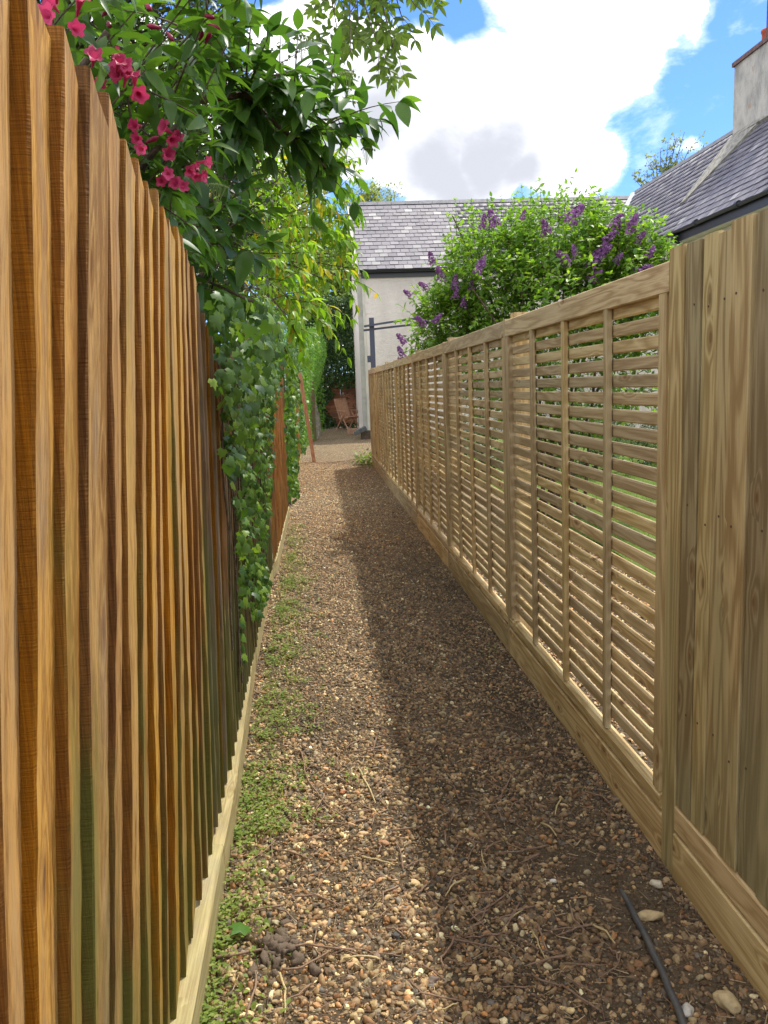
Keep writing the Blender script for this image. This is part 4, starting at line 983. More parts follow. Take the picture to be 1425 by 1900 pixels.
# fine-leaved cotoneaster behind
ct = Plant('cotoneaster_shrub', (-1.4, 4.6, 0), 'dark fine-leaved bush tangled behind the broad-leaved shrub on the left', 'shrub', L_SMALL, T_SM, BARK, seed=7, nobj=0)
cb_ = np.array((-1.4, 4.7, 0.)); ct.branch([cb_, cb_+(0.1, 0, 1.8), cb_+(.5, -.1, 2.9)], .03, .012)
ct.cloud([((-1.5, 4.6, 2.9), (.9, .6, .95)), ((-.75, 4.5, 2.75), (.5, .45, .6)), ((-1.0, 4.4, 3.5), (.6, .5, .5)), ((-2.0, 4.8, 3.6), (.9, .6, .9)), ((-.9, 4.4, 2.2), (.5, .5, .5))], 1900, .34, 9, .042, gap=.15, r0=.003, droop=0.1, side=.9, fwd=.35, t0=.05)
for px_, py_, yy in [(600, 75, 4.4), (655, 130, 4.4), (650, 165, 4.4), (630, 115, 4.4), (560, 60, 4.4), (540, 130, 4.4), (670, 190, 4.4), (520, 350, 4.4), (600, 370, 4.5), (560, 330, 4.5)]:
    e = np.array(at(px_, py_, yy)); s0 = np.array((-.55, 4.5, 2.8)); ct.spray(e+(s0-e)*.8, e, 26, .032, sag=.12, r0=.004, droop=.1, side=.9, fwd=.3)
ct.done()

# cherry laurel / cherry with yellow-green drooping leaves
cr = Plant('cherry_tree', (-1.3, 7.2, 0), 'yellow-green drooping-leaved tree with orange leaf tips reaching over the path', 'tree', L_CHERRY, T_LONG, BARK, seed=9, nobj=300)
b0 = np.array((-1.3, 7.4, 0.)); cr.branch([b0, b0+(.1, 0, 1.2), b0+(.3, -.1, 2.2), b0+(.5, 0, 3.2)], .06, .02, 8)
for px_, py_, yy in [(660, 500, 7.6), (640, 450, 7.6), (600, 600, 6.4), (560, 610, 6.2), (600, 520, 7.0), (560, 470, 6.8), (640, 520, 7.4), (520, 500, 6.4), (610, 430, 7.4), (660, 400, 7.8), (640, 350, 7.8), (600, 380, 7.5), (550, 400, 7.0), (500, 430, 6.8), (480, 490, 6.3), (540, 560, 6.2), (500, 580, 6.0), (590, 560, 6.6), (470, 380, 7), (620, 310, 7.8), (570, 300, 7.6), (650, 300, 8), (520, 340, 7.4), (510, 250, 7.4), (590, 260, 7.8), (470, 320, 7.2), (430, 410, 6.8), (550, 620, 6.0), (530, 650, 6.0)]:
    e = np.array(at(px_, py_, yy)); s0 = b0+(.45, 0, 2.6); s0 = e+(s0-e)*min(1, .75/np.linalg.norm(s0-e)); s0[2] += .1
    cr.bough(s0, e, 5, .32, 4, .115, r=.008, sag=.1, droop=.7, fwd=.5, side=.6)
cr.cloud([((-.9, 7.9, 2.6), (.7, .6, .6)), ((-.6, 8.3, 3.2), (.7, .5, .6)), ((-1.6, 7.6, 3.4), (.8, .6, .9))], 260, .35, 4, .11, r0=.004, droop=.6)
cr.done()

# ivy on the near fence
iv = Plant('ivy', (-0.40, 3.9, 0), 'glossy lobed ivy spilling over and down the left fence', 'ivy', L_IVY, T_IVY, BARK, seed=11, nobj=300)
poly = [(372, 560), (400, 535), (450, 550), (500, 555), (524, 600), (526, 680), (512, 770), (508, 830), (506, 900), (500, 960), (494, 1020), (502, 1080), (492, 1130), (472, 1145), (456, 1110), (442, 1060), (446, 980), (430, 900), (414, 830), (398, 790), (388, 700), (380, 640)]
def inpoly(x, y, P_):
    c_ = False; j = len(P_)-1
    for i in range(len(P_)):
        if (P_[i][1] > y) != (P_[j][1] > y) and x < (P_[j][0]-P_[i][0])*(y-P_[i][1])/(P_[j][1]-P_[i][1])+P_[i][0]: c_ = not c_
        j = i
    return c_
g = iv.rng; cnt = 0
for _ in range(60000):
    yy = 2.4+4.4*g.random()**1.2; h = g.uniform(0.1, 2.2)
    bul = 0.03+0.22*max(0, min(1, (h-1.15)/.6))*g.random()**1.3 if h > 1.15 else 0.05*g.random()+.01
    X = left_front(yy, min(h, 1.7))+bul
    px_, py_ = project((X, yy, h))
    if not inpoly(px_, py_, poly): continue
    cl = math.sin(yy*9+h*5)*math.sin(h*11-yy*3)+0.3*math.sin(yy*31+h*17)
    if h < 1.5 and cl < .05 and g.random() < .9: continue
    iv.leaf((X, yy, h), (g.normal(0, .45), g.normal(-.1, .5), -1+g.normal(0, .35)), (1+g.normal(0, .35), -.55+g.normal(0, .45), .35+g.normal(0, .35)), g.uniform(.026, .054))
    cnt += 1
    if cnt > 2400: break
for (xa, ya, xb, yb, yd0, yd1, n) in [(448, 1060, 452, 1110, 3.5, 3.6, 16), (440, 1090, 436, 1240, 3.35, 3.3, 26), (430, 780, 420, 840, 2.95, 2.95, 14), (480, 1100, 470, 1140, 4.3, 4.4, 20)]:
    for k in range(n):
        t = g.random(); p_ = np.array(at(xa+(xb-xa)*t+g.normal(0, 6), ya+(yb-ya)*t+g.normal(0, 6), yd0+(yd1-yd0)*t)); p_[0] = max(p_[0], left_front(p_[1], p_[2])+.012)
        iv.leaf(p_, (g.normal(0, .5), g.normal(0, .5), -1), (1, -.5, .4), g.uniform(.025, .055))
for k in range(26):
    yy = g.uniform(2.7, 5.5); z0_ = g.uniform(.2, 1.0); pts = [(left_front(yy, z)+.01+.006*math.sin(z*9+k), yy+.06*math.sin(z*4+k), z) for z in np.linspace(z0_, 1.7, 8)]
    iv.branch(pts, .0035, .003, 4)
iv.done()
iv2 = Plant('ivy', (-0.40, 11, 0), 'narrow curtain of ivy between the two orange board panels', 'ivy', L_IVY, T_IVY, BARK, seed=12, nobj=80)
g = iv2.rng
for _ in range(1500):
    yy = g.uniform(9.8, 12.6); h = g.uniform(0.15, 2.15)
    if yy > 11.3 and g.random() > (h-.2)/1.6: continue
    iv2.leaf((-.40+.10*g.random()+.1*max(0, h-1.2), yy, h), (g.normal(0, .5), g.normal(-.2, .5), -1), (1+g.normal(0, .35), -.6+g.normal(0, .4), .4), g.uniform(.05, .085))
for _ in range(500):
    yy = g.uniform(17.6, 19.2); h = g.uniform(0.1, 2.0)
    iv2.leaf((-.42+.10*g.random(), yy, h), (g.normal(0, .5), g.normal(-.2, .5), -1), (1+g.normal(0, .35), -.6+g.normal(0, .4), .4), g.uniform(.05, .085))
iv2.branch([(-.42, 10.6, 0), (-.41, 10.5, 1), (-.41, 10.7, 2)], .012, .008, 5)
iv2.done()

# far ivy hedge, dark ivy over the back fence
hd = Plant('ivy_hedge', (-0.6, 23, 0), 'tall bright green ivy-smothered hedge bulging into the far end of the path', 'hedge', L_IVYB, T_SM, BARKP, seed=14, nobj=0)
g = hd.rng
for _ in range(15000):
    yy = g.uniform(18.8, 28.5); h = 3.4*g.random()**.8
    face = -0.42+lerp(yy, [18, 21, 25, 28], [0, .12, .30, .35])+0.42*max(0, min(1, (h-1.3)/1.3))*lerp(yy, [20, 25], [.3, 1])
    if h > 3.0+.3*math.sin(yy*2): continue
    X = face-abs(g.normal(0, .16))+.05*math.sin(yy*3.1+h*4)
    hd.leaf((X, yy, h), g.normal(0, .6, 3)+np.array([.2, -.1, -.6]), (1+g.normal(0, .5), -.7+g.normal(0, .5), .5+g.normal(0, .4)), g.uniform(.06, .11))
for _ in range(4500):
    X = g.uniform(-1.3, .25); h = 3.5*g.random()**.7; 
    hd.leaf((X, 28.6+g.normal(0, .15), h), g.normal(0, .6, 3)+np.array([.2, -.1, -.6]), (.3+g.normal(0, .5), -.9+g.normal(0, .5), .5), g.uniform(.06, .11))
for tx, ty in ((-.12, 24.6), (-.02, 26.0), (-.5, 20)): hd.branch([(tx, ty, 0), (tx+.02, ty, .5), (tx-.1, ty, 1.3), (tx-.3, ty, 2.6)], .10, .04, 8)
hd.done()
di = Plant('ivy', (0.9, 30.6, 0), 'dark green ivy hanging over the top of the far red-brown fence', 'ivy', L_IVYD, T_SM, BARK, seed=15, nobj=0)
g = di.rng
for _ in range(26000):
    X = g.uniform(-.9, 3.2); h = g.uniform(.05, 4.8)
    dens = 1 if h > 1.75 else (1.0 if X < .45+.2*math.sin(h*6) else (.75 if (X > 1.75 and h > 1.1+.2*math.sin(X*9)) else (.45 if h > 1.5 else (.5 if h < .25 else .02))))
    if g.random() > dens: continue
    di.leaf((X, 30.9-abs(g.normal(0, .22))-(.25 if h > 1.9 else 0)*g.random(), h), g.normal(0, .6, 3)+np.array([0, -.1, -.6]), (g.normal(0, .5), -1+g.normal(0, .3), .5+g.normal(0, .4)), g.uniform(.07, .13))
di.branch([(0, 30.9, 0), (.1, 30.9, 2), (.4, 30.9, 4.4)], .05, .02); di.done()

# trees beyond
def far_tree(name, label, base, h, r, blobs, n, size, leafm, seed, bark=BARK, trunk=.14, tri=True, limbs=9, dirs=None):
    t = Plant(name, base, label, 'tree', leafm, T_SM, bark, group=None, seed=seed, nobj=0); g = t.rng; b = np.array(base, float)
    top = b+np.array([0, 0, h*.75]); t.branch([b, b+(top-b)*.35+g.normal(0, .08, 3), b+(top-b)*.7+g.normal(0, .15, 3), top], trunk, trunk*.3, 8)
    for c_, rr in blobs:
        c_ = np.array(c_); rr = np.array(rr); k = int(n*(rr.prod()**.5)/sum((np.array(q[1]).prod()**.5) for q in blobs))
        t.branch([b+(top-b)*g.uniform(.25, .6), (b+(top-b)*.6+c_)/2+g.normal(0, .2, 3), c_], trunk*.4, trunk*.12, 5)
        for _ in range(5):
            u = g.normal(0, 1, 3); u /= np.linalg.norm(u); t.branch([c_, c_+u*rr*.6+g.normal(0, .1, 3), c_+u*rr*.98], trunk*.13, trunk*.04, 4)
        cl = g.normal(0, 1, (max(8, k//45), 3)); cl /= np.linalg.norm(cl, axis=1)[:, None]; cl = c_+cl*rr*(g.random((len(cl), 1))**.4)
        for q in range(k):
            p_ = cl[g.integers(0, len(cl))]+g.normal(0, .17, 3)*rr.mean()
            t.leaf(p_, g.normal(0, 1, 3)+np.array([0, 0, -.3]), (g.normal(0, .6), g.normal(0, .6), 1), size*g.uniform(.7, 1.3))
    t.done(); return t
far_tree('garden_tree', 'tall yellow-green tree filling the gap left of the house', (-1.6, 17.5, 0), 7.5, 3, [((-.5, 17, 4.2), (1.1, 1, 1.3)), ((-1.3, 16.5, 5.3), (1.3, 1.2, 1.3)), ((-2.6, 17, 4.5), (1.5, 1.3, 1.7)), ((-.6, 18, 5.7), (1., 1, .9)), ((-3.2, 16, 6.3), (1.5, 1.3, 1.4))], 16000, .10, L_TREE, 41)
far_tree('garden_tree', 'hazy olive tree directly beside the left end of the house roof', (-.2, 33.5, 0), 9, 3, [((.6, 33, 3.0), (2.2, 1.2, 1.6)), ((.6, 33, 4.2), (1.6, 1.2, 1.6)), ((1.6, 34, 5.6), (1.5, 1.2, 1.5)), ((-.6, 33, 5.5), (1.8, 1.2, 1.8)), ((.6, 35, 7.2), (2.0, 1.4, 1.4)), ((2.2, 36, 4), (1.2, 1, 1.6))], 24000, .16, L_TREE, 42)
far_tree('garden_tree', 'pale leafy tree showing above the left part of the slate ridge', (3.6, 46, 0), 12, 3, [((3.4, 46, 11.0), (1.5, 1.4, 1.6)), ((3.2, 46, 10.2), (1.4, 1.4, 1.5)), ((4.6, 46, 10.2), (1.3, 1.2, 1.4)), ((3.9, 46, 11.3), (1.3, 1.0, 1.1)), ((6.2, 47, 9.6), (.9, 1, 1.2)), ((2.2, 46, 8.8), (1.6, 1.2, 1.8))], 10500, .17, L_PALE, 43, trunk=.2)
tt = Plant('garden_tree', (15.5, 35, 0), 'sparse twiggy tree showing above the slate roof near the chimney', 'tree', L_PALE, T_SM, BARK, seed=44, nobj=0)
tt.branch([(15.5, 35, 0), (15.4, 35, 5), (15.3, 35, 8.6), (15.4, 35, 10.2)], .22, .05, 7); g = tt.rng
for px_, py_ in [(1270, 245), (1240, 262), (1215, 290), (1190, 335), (1255, 255), (1285, 262), (1225, 275), (1195, 352), (1300, 280), (1235, 315), (1210, 310), (1175, 330)]:
    e = np.array(at(px_, py_, 35)); s0 = np.array((15.3, 35, 8.8)); md = (s0+e)/2+np.array([-.1, 0, -.15]); tt.branch([s0, md, e], .035, .008, 4)
    for _ in range(7):
        t_ = g.uniform(.35, 1); p_ = s0+(e-s0)*t_; q_ = p_+g.normal(0, .28, 3)+np.array([0, 0, .25]); tt.branch([p_, q_], .010, .005, 3)
        for k in range(15): tt.leaf(p_+(q_-p_)*g.random()+g.normal(0, .06, 3), g.normal(0, 1, 3), g.normal(0, 1, 3), g.uniform(.09, .17))
tt.done()
# greenery further left, behind the board fence (seen between the leaves)
far_tree('garden_tree', 'leafy tree mass behind the shrubs at the upper left', (-4.2, 9.5, 0), 7, 3, [((-2.6, 9.0, 3.2), (1.1, 1, 1.3)), ((-3.8, 9.5, 4.2), (1.4, 1.2, 1.4)), ((-2.4, 10, 4.6), (1.0, 1, .9)), ((-1.9, 10.5, 3.0), (.8, .8, 1.1)), ((-5.0, 9.5, 5.6), (1.4, 1, 1.3))], 12000, .085, L_TREE, 45)

# ------------------------------------------------------------------ lilac
li = Plant('lilac_bush', (2.6, 8.6, 0), 'large lilac bush with purple flower spikes behind the slatted fence', 'shrub', L_LILAC, T_MID, BARK, seed=21, nobj=300)
g = li.rng
for k in range(16):
    a_ = g.uniform(0, 6.28); b_ = np.array((2.6+.25*math.cos(a_), 8.6+.25*math.sin(a_), 0)); e = np.array((g.uniform(1.5, 3.9), g.uniform(7.9, 9.4), g.uniform(2.3, 3.3)))
    li.branch([b_, (b_+e)/2+np.array([(e[0]-2.6)*-.12, 0, .2]), e], .022, .007, 5)
LB = [((1.95, 8.8, 2.6), (.55, .6, .58)), ((2.6, 8.7, 2.8), (.66, .7, .50)), ((3.1, 8.5, 2.6), (.52, .6, .5)), ((2.6, 8.3, 2.2), (1.1, .6, .6)), ((3.35, 8.4, 2.25), (.36, .5, .46)), ((1.5, 9.0, 2.05), (.32, .5, .42))]
li.cloud(LB, 2500, .28, 4, .070, r0=.003, droop=.15, updir=.8, side=.8, gap=.3)
li.cloud([((2.6, 8.5, 1.5), (1.1, .6, .7))], 700, .26, 4, .065, r0=.003, droop=.15, updir=.4)
for px_, py_ in [(845, 372), (875, 375), (905, 375), (968, 350), (985, 352), (1010, 365), (1040, 362), (1070, 372), (1145, 372), (1215, 392), (930, 365), (1095, 378)]:
    e = np.array(at(px_, py_, 8.7)); li.spray(e-np.array([0, 0, .35]), e, 5, .050, sag=0, droop=-.3, r0=.003)
def panicle(seed):
    r = random.Random(seed); V = []; Q = []; rn = []
    for k in range(150):
        t = r.random()**.8; a_ = r.uniform(0, 6.28); rad = .36*(1-t)**.6*(.75+.25*math.sin(a_*3+t*9))+.02; c_ = np.array((rad*math.cos(a_), t, rad*math.sin(a_)))
        nrm = np.array((math.cos(a_), .35, math.sin(a_)))+np.array([r.gauss(0, .3) for _ in range(3)]); B = basis_from(np.cross(nrm, [0, 1, .1]), nrm); s_ = r.uniform(.05, .085); v_ = r.random()
        for q in range(2):
            c2, s2 = math.cos(q*1.57/2*1), math.sin(q*1.57/2*1)
            pts = [(1, .35, .3), (-1, .35, .3), (-1, -.35, .3), (1, -.35, .3)] if q == 0 else [(.35, 1, .3), (-.35, 1, .3), (-.35, -1, .3), (.35, -1, .3)]
            n0 = len(V); V += [c_+B@(np.array(p_)*s_) for p_ in pts]; rn += [v_]*4; Q.append([n0, n0+1, n0+2, n0+3])
    return mesh_np('flower_spike', np.array(V), np.array(Q), LILP, False, rn)
PAN = [panicle(i) for i in range(3)]
random.seed(12)
for i, (px_, py_, dx, sz) in enumerate([(1050, 405, .8, .20), (1015, 425, -.3, .14), (1135, 418, .5, .17), (1120, 440, .7, .13), (1165, 425, .3, .17), (1178, 440, .6, .12), (1105, 475, .5, .17), (1095, 490, .4, .17), (1115, 465, .5, .12), (1178, 500, .8, .16), (1092, 512, .8, .14), (1055, 478, -.5, .16), (1070, 470, -.2, .12), (920, 412, -.3, .15), (895, 415, .1, .12), (968, 400, .2, .09),
                                    (803, 480, -.2, .14), (820, 510, -.3, .16), (795, 528, -.8, .14), (765, 540, -1, .12), (843, 528, .1, .16), (845, 545, .1, .13), (885, 500, .3, .13), (893, 485, .2, .10), (790, 595, -.9, .16), (805, 590, .3, .13), (752, 628, -.6, .14), (748, 655, -.3, .14), (873, 530, .1, .12), (1140, 478, .8, .10), (1235, 550, .6, .14), (1200, 470, .5, .12), (860, 560, 0, .12), (1225, 655, .6, .13), (1190, 552, .7, .12)]):
    sz *= 1.0 if px_ > 880 else .82
    yy = 7.95 if px_ > 880 else 8.4
    if py_ > 545 and px_ > 1100: yy = 7.9
    put('flower_spike', PAN[i % 3], li.root, li.loc, at(px_, py_+10, yy), (dx, random.uniform(-.4, .1), random.uniform(.35, 1)), sz*1.15)
li.done()
# low dark shrubs in the garden
for k, (x_, y_, r_, lb) in enumerate([(4.3, 12.3, .7, 'low dark green shrub on the lawn seen through the slats beside the near post'), (2.6, 12.8, .6, 'low dark green shrub on the lawn seen through the middle bays of slats'), (6.3, 13.5, .7, 'rounded garden shrub in front of the white wing wall')]):
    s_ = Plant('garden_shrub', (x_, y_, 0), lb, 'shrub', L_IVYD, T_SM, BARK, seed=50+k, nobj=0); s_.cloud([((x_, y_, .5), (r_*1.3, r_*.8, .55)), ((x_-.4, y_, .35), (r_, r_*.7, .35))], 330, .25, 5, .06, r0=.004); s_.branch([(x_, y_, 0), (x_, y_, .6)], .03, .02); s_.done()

# ------------------------------------------------------------------ ash branch hanging in at the top
ash = Plant('ash_branch', (0.3, 5.2, 4.3), 'leafy ash branch with paired leaflets hanging in at the top edge', 'branch', L_ASH, [leaf_tpl(.42, 4, .2, .15), leaf_tpl(.38, 4, .3, .25)], BARK, seed=61, nobj=300, leafname='leaflet')
g = ash.rng; root_ = np.array(at(640, -260, 5.2))
def ashleaf(p, d, n, ls):
    d = np.array(d, float); d /= np.linalg.norm(d); L = n*ls*.62; q = np.array(p)+d*L+np.array([0, 0, -.05*L]); ash.branch([p, (np.array(p)+q)/2+np.array([0, 0, .02]), q], .0022, .0012, 4)
    sd = np.cross(d, (0, -1, .15)); sd /= np.linalg.norm(sd)
    for i in range(1, n+1):
        b_ = np.array(p)+(q-np.array(p))*i/n
        for sg in (-1, 1): ash.leaf(b_, d*.55+sd*sg*.8+g.normal(0, .12, 3), np.array([0, -1.0, .35])+g.normal(0, .35, 3), ls*g.uniform(.85, 1.15))
    ash.leaf(q, d, np.array([0, -1.0, .3]), ls*1.05)
tips = [(620, 20), (640, 70), (665, 40), (700, 60), (690, 10), (730, 90), (715, 110), (660, 5), (745, 30), (610, -20), (770, 10), (780, -30), (720, 20), (640, -30), (690, -50), (740, -40), (650, 95), (705, 95), (870, -60), (900, -45), (820, -50), (625, 50)]
for px_, py_ in tips:
    e = np.array(at(px_, py_, 5.0+g.uniform(-.3, .3))); s0 = e+(root_-e)*.5; ash.branch([s0, (s0+e)/2+g.normal(0, .02, 3), e], .006, .003, 5)
    for k in range(3):
        t_ = g.uniform(.5, 1); p_ = s0+(e-s0)*t_; ashleaf(p_, (g.uniform(-1, 1), g.uniform(-.3, .1), g.uniform(-1, -.1)), 3, .070)
    ashleaf(e, ((px_-690)/90+g.normal(0, .2), 0, -.9), 3, .075)
ash.branch([root_, np.array(at(690, -80, 5.1)), np.array(at(695, 20, 5.0))], .02, .006, 6)
ash.done()

# ------------------------------------------------------------------ weeds along the left edge
wd_V = []; wd_Q = []; rn = []
g = rngs(71); n0 = 0; tv, tf = leaf_tpl(.6, 3, .2, .2)
def add_leaf(p, d, nrm, size):
    global n0
    B = basis_from(np.array(d, float), np.array(nrm, float)); V = (tv*size)@B.T+np.array(p); wd_V.append(V); wd_Q.append(tf+n0); rn.extend([g.random()]*len(tv)); n0 += len(tv)
for _ in range(2000):
    y = 1.45+7.5*g.random()**1.3
    wdt = lerp(y, [1.4, 2.1, 2.4, 3.2, 4.5, 6.5, 9], [.05, .09, .20, .27, .22, .22, .15])
    dn = lerp(y, [1.4, 2.0, 2.4, 2.8, 3.5, 6.5, 9], [.25, .35, .9, 1, .9, .8, .4])
    if g.random() > dn: continue
    if math.sin(y*7.3)+.6*math.sin(y*17+1)+.5*math.sin(y*41) < -.25 and g.random() < .85: continue
    x = -0.36+abs(g.normal(0, .55))*wdt; c_ = np.array((x, y, path_z(x, y)+.004))
    for k in range(g.integers(5, 11)):
        a_ = g.uniform(0, 6.28); up_ = g.uniform(.1, .9); r_ = g.uniform(0, .018)
        add_leaf(c_+np.array((r_*math.cos(a_), r_*math.sin(a_), g.uniform(0.002, .028))), (math.cos(a_), math.sin(a_), up_*.5), (0, 0, 1), g.uniform(.008, .021))
for (cx, cy, nn, sz) in [(-.33, 1.52, 60, .028), (-.26, 1.62, 46, .02), (-.20, 1.75, 25, .018), (-.24, 2.05, 30, .02), (-.27, 2.35, 40, .022), (.93, 15.8, 200, .09), (1.0, 15.2, 60, .07), (.88, 4.2, 14, .02)]:
    for k in range(nn):
        s_ = .05 if sz < .05 else .14; add_leaf((cx+g.normal(0, s_), cy+g.normal(0, s_), abs(g.normal(0, s_*.8))+.01), (g.normal(0, 1), g.normal(0, 1), g.uniform(.1, 1)), (0, 0, 1), sz*g.uniform(.6, 1.3))
tag(link('weeds', mesh_np('weeds', np.concatenate(wd_V), np.concatenate(wd_Q), L_WEED, True, rn)), 'low yellow-green weeds spreading along the foot of the left fence', None, None, 'stuff')
# grass blades: margin and lawn
bV = []; bQ = []; n0 = 0; g = rngs(73)
def blades(n, xr, yr, hr, wdt):
    x = g.uniform(*xr, n); y = g.uniform(*yr, n); h = g.uniform(*hr, n); a = g.uniform(0, 6.28, n); l = g.normal(0, .45, (n, 2))*h[:, None]; w_ = wdt
    b0 = np.stack([x-np.cos(a)*w_, y-np.sin(a)*w_, 0*x], 1); b1 = np.stack([x+np.cos(a)*w_, y+np.sin(a)*w_, 0*x], 1); t = np.stack([x+l[:, 0], y+l[:, 1], h], 1)
    return np.stack([b0, b1, t], 1).reshape(-1, 3)
V = blades(45000, (2.4, 8.2), (3.5, 16), (.02, .055), .0035); me = mesh_np('grass', V, np.arange(len(V)).reshape(-1, 3), L_GRASS, rnd=np.repeat(g.random(len(V)//3), 3))
tag(link('grass', me), 'mown green grass of the garden lawn', None, None, 'stuff')
V = blades(900, (-.36, -.18), (1.5, 7.5), (.02, .07), .0016); me = mesh_np('grass_tufts', V, np.arange(len(V)).reshape(-1, 3), L_WEED, rnd=np.repeat(g.random(len(V)//3), 3))
tag(link('grass_tufts', me), 'thin grass blades among the weeds by the left fence', None, None, 'stuff')

# a heart-shaped fallen leaf
fl_ = mesh_np('fallen_leaf', ivy_tpl(8)[0]*.07, np.array([f[:3] for f in ivy_tpl(8)[1]]), L_IVYB)
p_ = at(437, 1690, 2.0); 
o = link('fallen_leaf', fl_, None, (-.275, 2.09, .03), (.3, -.2, 2.6)); tag(o, 'single pale green heart-shaped leaf lying beside the dark soil clump', 'leaf')

# clump of dark soil
def lump(name, r, seed, mt, sub=3, amp=.35, sc=(1, 1, .5)):
    import bmesh
    bm = bmesh.new(); bmesh.ops.create_icosphere(bm, subdivisions=sub, radius=1.0); rr = random.Random(seed); a = [rr.uniform(0, 6) for _ in range(9)]
    for v_ in bm.verts:
        c_ = v_.co.copy(); k = 1+amp*(.5*math.sin(c_.x*3+a[0])*math.sin(c_.y*3.3+a[1])+.35*math.sin(c_.z*5+a[2]+c_.x*4)+.25*math.sin(c_.x*9+a[3])*math.sin(c_.y*8+a[4])*math.sin(c_.z*9+a[5]))
        v_.co = Vector((c_.x*k*r*sc[0], c_.y*k*r*sc[1], c_.z*k*r*sc[2]))
    me = bpy.data.meshes.new(name); bm.to_mesh(me); bm.free(); me.materials.append(mt); me.polygons.foreach_set('use_smooth', np.ones(len(me.polygons), dtype=bool)); return me
CLOD = plain('soil_clod', (0.19, 0.145, 0.105), .95, .1, .4, 40, .35, 70)
cl = thing('soil_clump', (-.19, 2.0, 0), 'clump of dark crumbled soil on the gravel near the left fence', 'soil clump')
rr = random.Random(2)
CL = [lump('clod', 1.0, i, CLOD, 2, .8, (1, 1, .75)) for i in range(4)]
for i in range(70):
    q = abs(rr.gauss(0, .045)); a_ = rr.uniform(0, 6.28); r = rr.uniform(.006, .021)*(1.1-q*3)
    if r < .003: continue
    o = link('clod', CL[i % 4], cl, (q*math.cos(a_)*1.1, q*math.sin(a_)*1.2, r*.3+max(0, .022-q*.35)), (rr.uniform(0, 3), rr.uniform(0, 3), i)); o.scale = (r, r, r)

# distinctive stones
def ston(x, y, r, c, seed, label, sc=(1.2, .8, .6), cat='stone'):
    mt = plain('stone_'+label.split()[0], c, .6, .35, .35, 30, .3, 90); z = float(path_z(x, y))
    o = link('stone', lump('stone', r, seed, mt, 3, .3, sc), None, (x, y, z+r*sc[2]*.6), (0, .1, seed)); tag(o, label, cat)
def onground(px_, py_):
    d = _f*F_PX+_R*(px_-IMG_W/2)+_D*(py_-IMG_H/2); t = -EYE/d[2]; return d[0]*t, d[1]*t
for px_, py_, r, c_, sd_, lb in [(636, 1466, .017, (.45, .20, .10), 1, 'orange-red stone on the brown gravel near the pale straw stalk'), (1218, 1645, .022, (.62, .56, .42), 2, 'round cream stone beside the corner post of the right fence'), (1205, 1700, .030, (.55, .42, .22), 3, 'long tan flint lying right of the black pipe'),
                                 (1275, 1878, .022, (.66, .62, .52), 4, 'white pebble touching the end of the black pipe'), (1350, 1862, .036, (.58, .45, .24), 5, 'large creamy yellow flint beside the right fence at the bottom'), (821, 1325, .020, (.38, .31, .17), 6, 'ochre flat stone lying mid path'), (803, 1815, .019, (.20, .15, .12), 7, 'smooth grey-brown egg-shaped pebble near the bottom centre'),
                                 (735, 1733, .017, (.07, .065, .06), 8, 'dark grey stone in the muddy patch at centre'), (1026, 1635, .012, (.72, .68, .58), 9, 'small bright white stone in the dark soil'), (697, 1775, .017, (.24, .17, .12), 10, 'smooth brown oval pebble left of the dark stone'), (967, 1702, .013, (.70, .60, .42), 11, 'small square cream stone in the shade'), (712, 1567, .018, (.42, .22, .11), 12, 'flat rust-orange stone at the edge of the mud')]:
    gx, gy = onground(px_, py_); ston(gx, gy, r*.78, c_, sd_, lb, (1.7, .7, .55) if 'long' in lb else (1.2, .85, .65))

# twigs
random.seed(77)
def twig(pts, r, mt, label, group=None, cat='twig'):
    P_ = []
    for (px_, py_, hz) in pts:
        gx, gy = onground(px_, py_); P_.append(Vector((gx, gy, float(path_z(gx, gy))+hz)))
    c0 = P_[0].copy(); Q_ = []
    for a_, b_ in zip(P_[:-1], P_[1:]):
        for t in (0, .33, .66): Q_.append(a_.lerp(b_, t)-c0+Vector((random.gauss(0, .0012), random.gauss(0, .0012), random.gauss(0, .001))))
    Q_.append(P_[-1]-c0); mb = MB().tube(Q_, list(np.linspace(r, r*.6, len(Q_))), 6); o = mb.obj('twig', mt, None, True, c0); tag(o, label, cat, group); return o
twig([(665, 1427, .012), (680, 1458, .014), (697, 1492, .012)], .0042, STRAW, 'pale yellow straw stalk lying on the gravel mid path')
twig([(402, 1792, .016), (500, 1773, .022), (570, 1768, .025), (634, 1772, .018)], .0042, TWIGM, 'long bent brown stick lying across the gravel at lower left')
twig([(524, 1806, .012), (560, 1803, .014), (615, 1776, .02)], .0035, TWIGM, 'thin brown stick branching under the long bent stick')
twig([(518, 1820, .014), (531, 1850, .016), (530, 1892, .012)], .0035, STRAW, 'pale curved stick at the bottom beside the green weeds')
twig([(455, 1900, .012), (475, 1850, .02), (474, 1815, .012)], .0035, TWIGM, 'bowed brown stick standing proud at the bottom left')
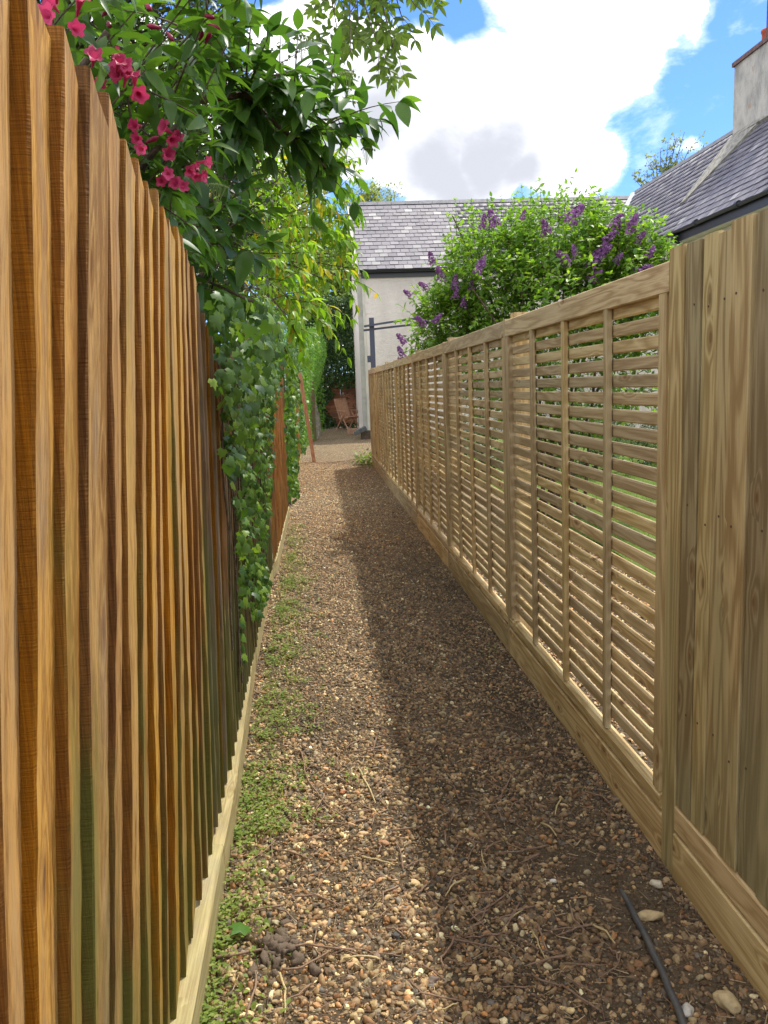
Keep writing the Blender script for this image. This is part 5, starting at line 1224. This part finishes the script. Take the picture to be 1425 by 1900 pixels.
twig([(848, 1662, .012), (880, 1700, .014), (925, 1742, .01)], .0028, TWIGM, 'long straight twig slanting right of centre')
twig([(987, 1728, .012), (1000, 1755, .014), (1012, 1780, .01)], .0028, STRAW, 'short pale stalk near the black pipe')
twig([(560, 1400, .01), (572, 1450, .014), (608, 1500, .012), (640, 1520, .01)], .003, TWIGM, 'wavy brown stem trailing from the weeds')
twig([(882, 1700, .012), (905, 1720, .01), (900, 1742, .01)], .0022, TWIGM, 'tiny hooked twig just below the long straight twig') if False else None
for k in range(190):
    py_ = 1010+random.random()**.75*870; gx0 = random.uniform(-.25, .95) if random.random() < .4 else random.gauss(.35, .25)
    dpt = onground(700, py_)[1]; q_ = project((gx0, dpt, 0.0)); L = random.uniform(.04, .17)*F_PX/dpt; a_ = random.uniform(0, 3.14)
    x1, y1 = q_[0]+L*math.cos(a_), q_[1]+L*math.sin(a_)*.5
    if x1 > 1150 or y1 > 1885: continue
    xm, ym = (q_[0]+x1)/2+random.gauss(0, L*.08), (q_[1]+y1)/2+random.gauss(0, L*.06)
    twig([(q_[0], q_[1], .010), (xm, ym, .015), (x1, y1, .010)], random.uniform(.0020, .0038), STRAW if random.random() < .08 else TWIGM, 'thin dry twig lying on the gravel path', 'dry twigs on the path')

# black pipe emerging from the ground
hp = [onground(*q) for q in ((1150, 1645), (1180, 1712), (1212, 1780), (1242, 1850), (1268, 1915))]
c0 = Vector((hp[0][0], hp[0][1], 0)); pts = [Vector((a_, b_, z))-c0 for (a_, b_), z in zip(hp, (-.008, .012, .016, .018, .018))]
PT = []
for a_, b_ in zip(pts[:-1], pts[1:]):
    for t in (0, .25, .5, .75): PT.append(a_.lerp(b_, t)+Vector((.003*math.sin(t*3), 0, 0)))
PT.append(pts[-1]); PT.append(pts[-1]+Vector((-.01, -.4, 0)))
tag(MB().tube(PT, [.004]+[.0095]*(len(PT)-1), 12).obj('water_pipe', HOSE, None, True, c0), 'black plastic pipe coming out of the gravel at lower right', 'pipe')
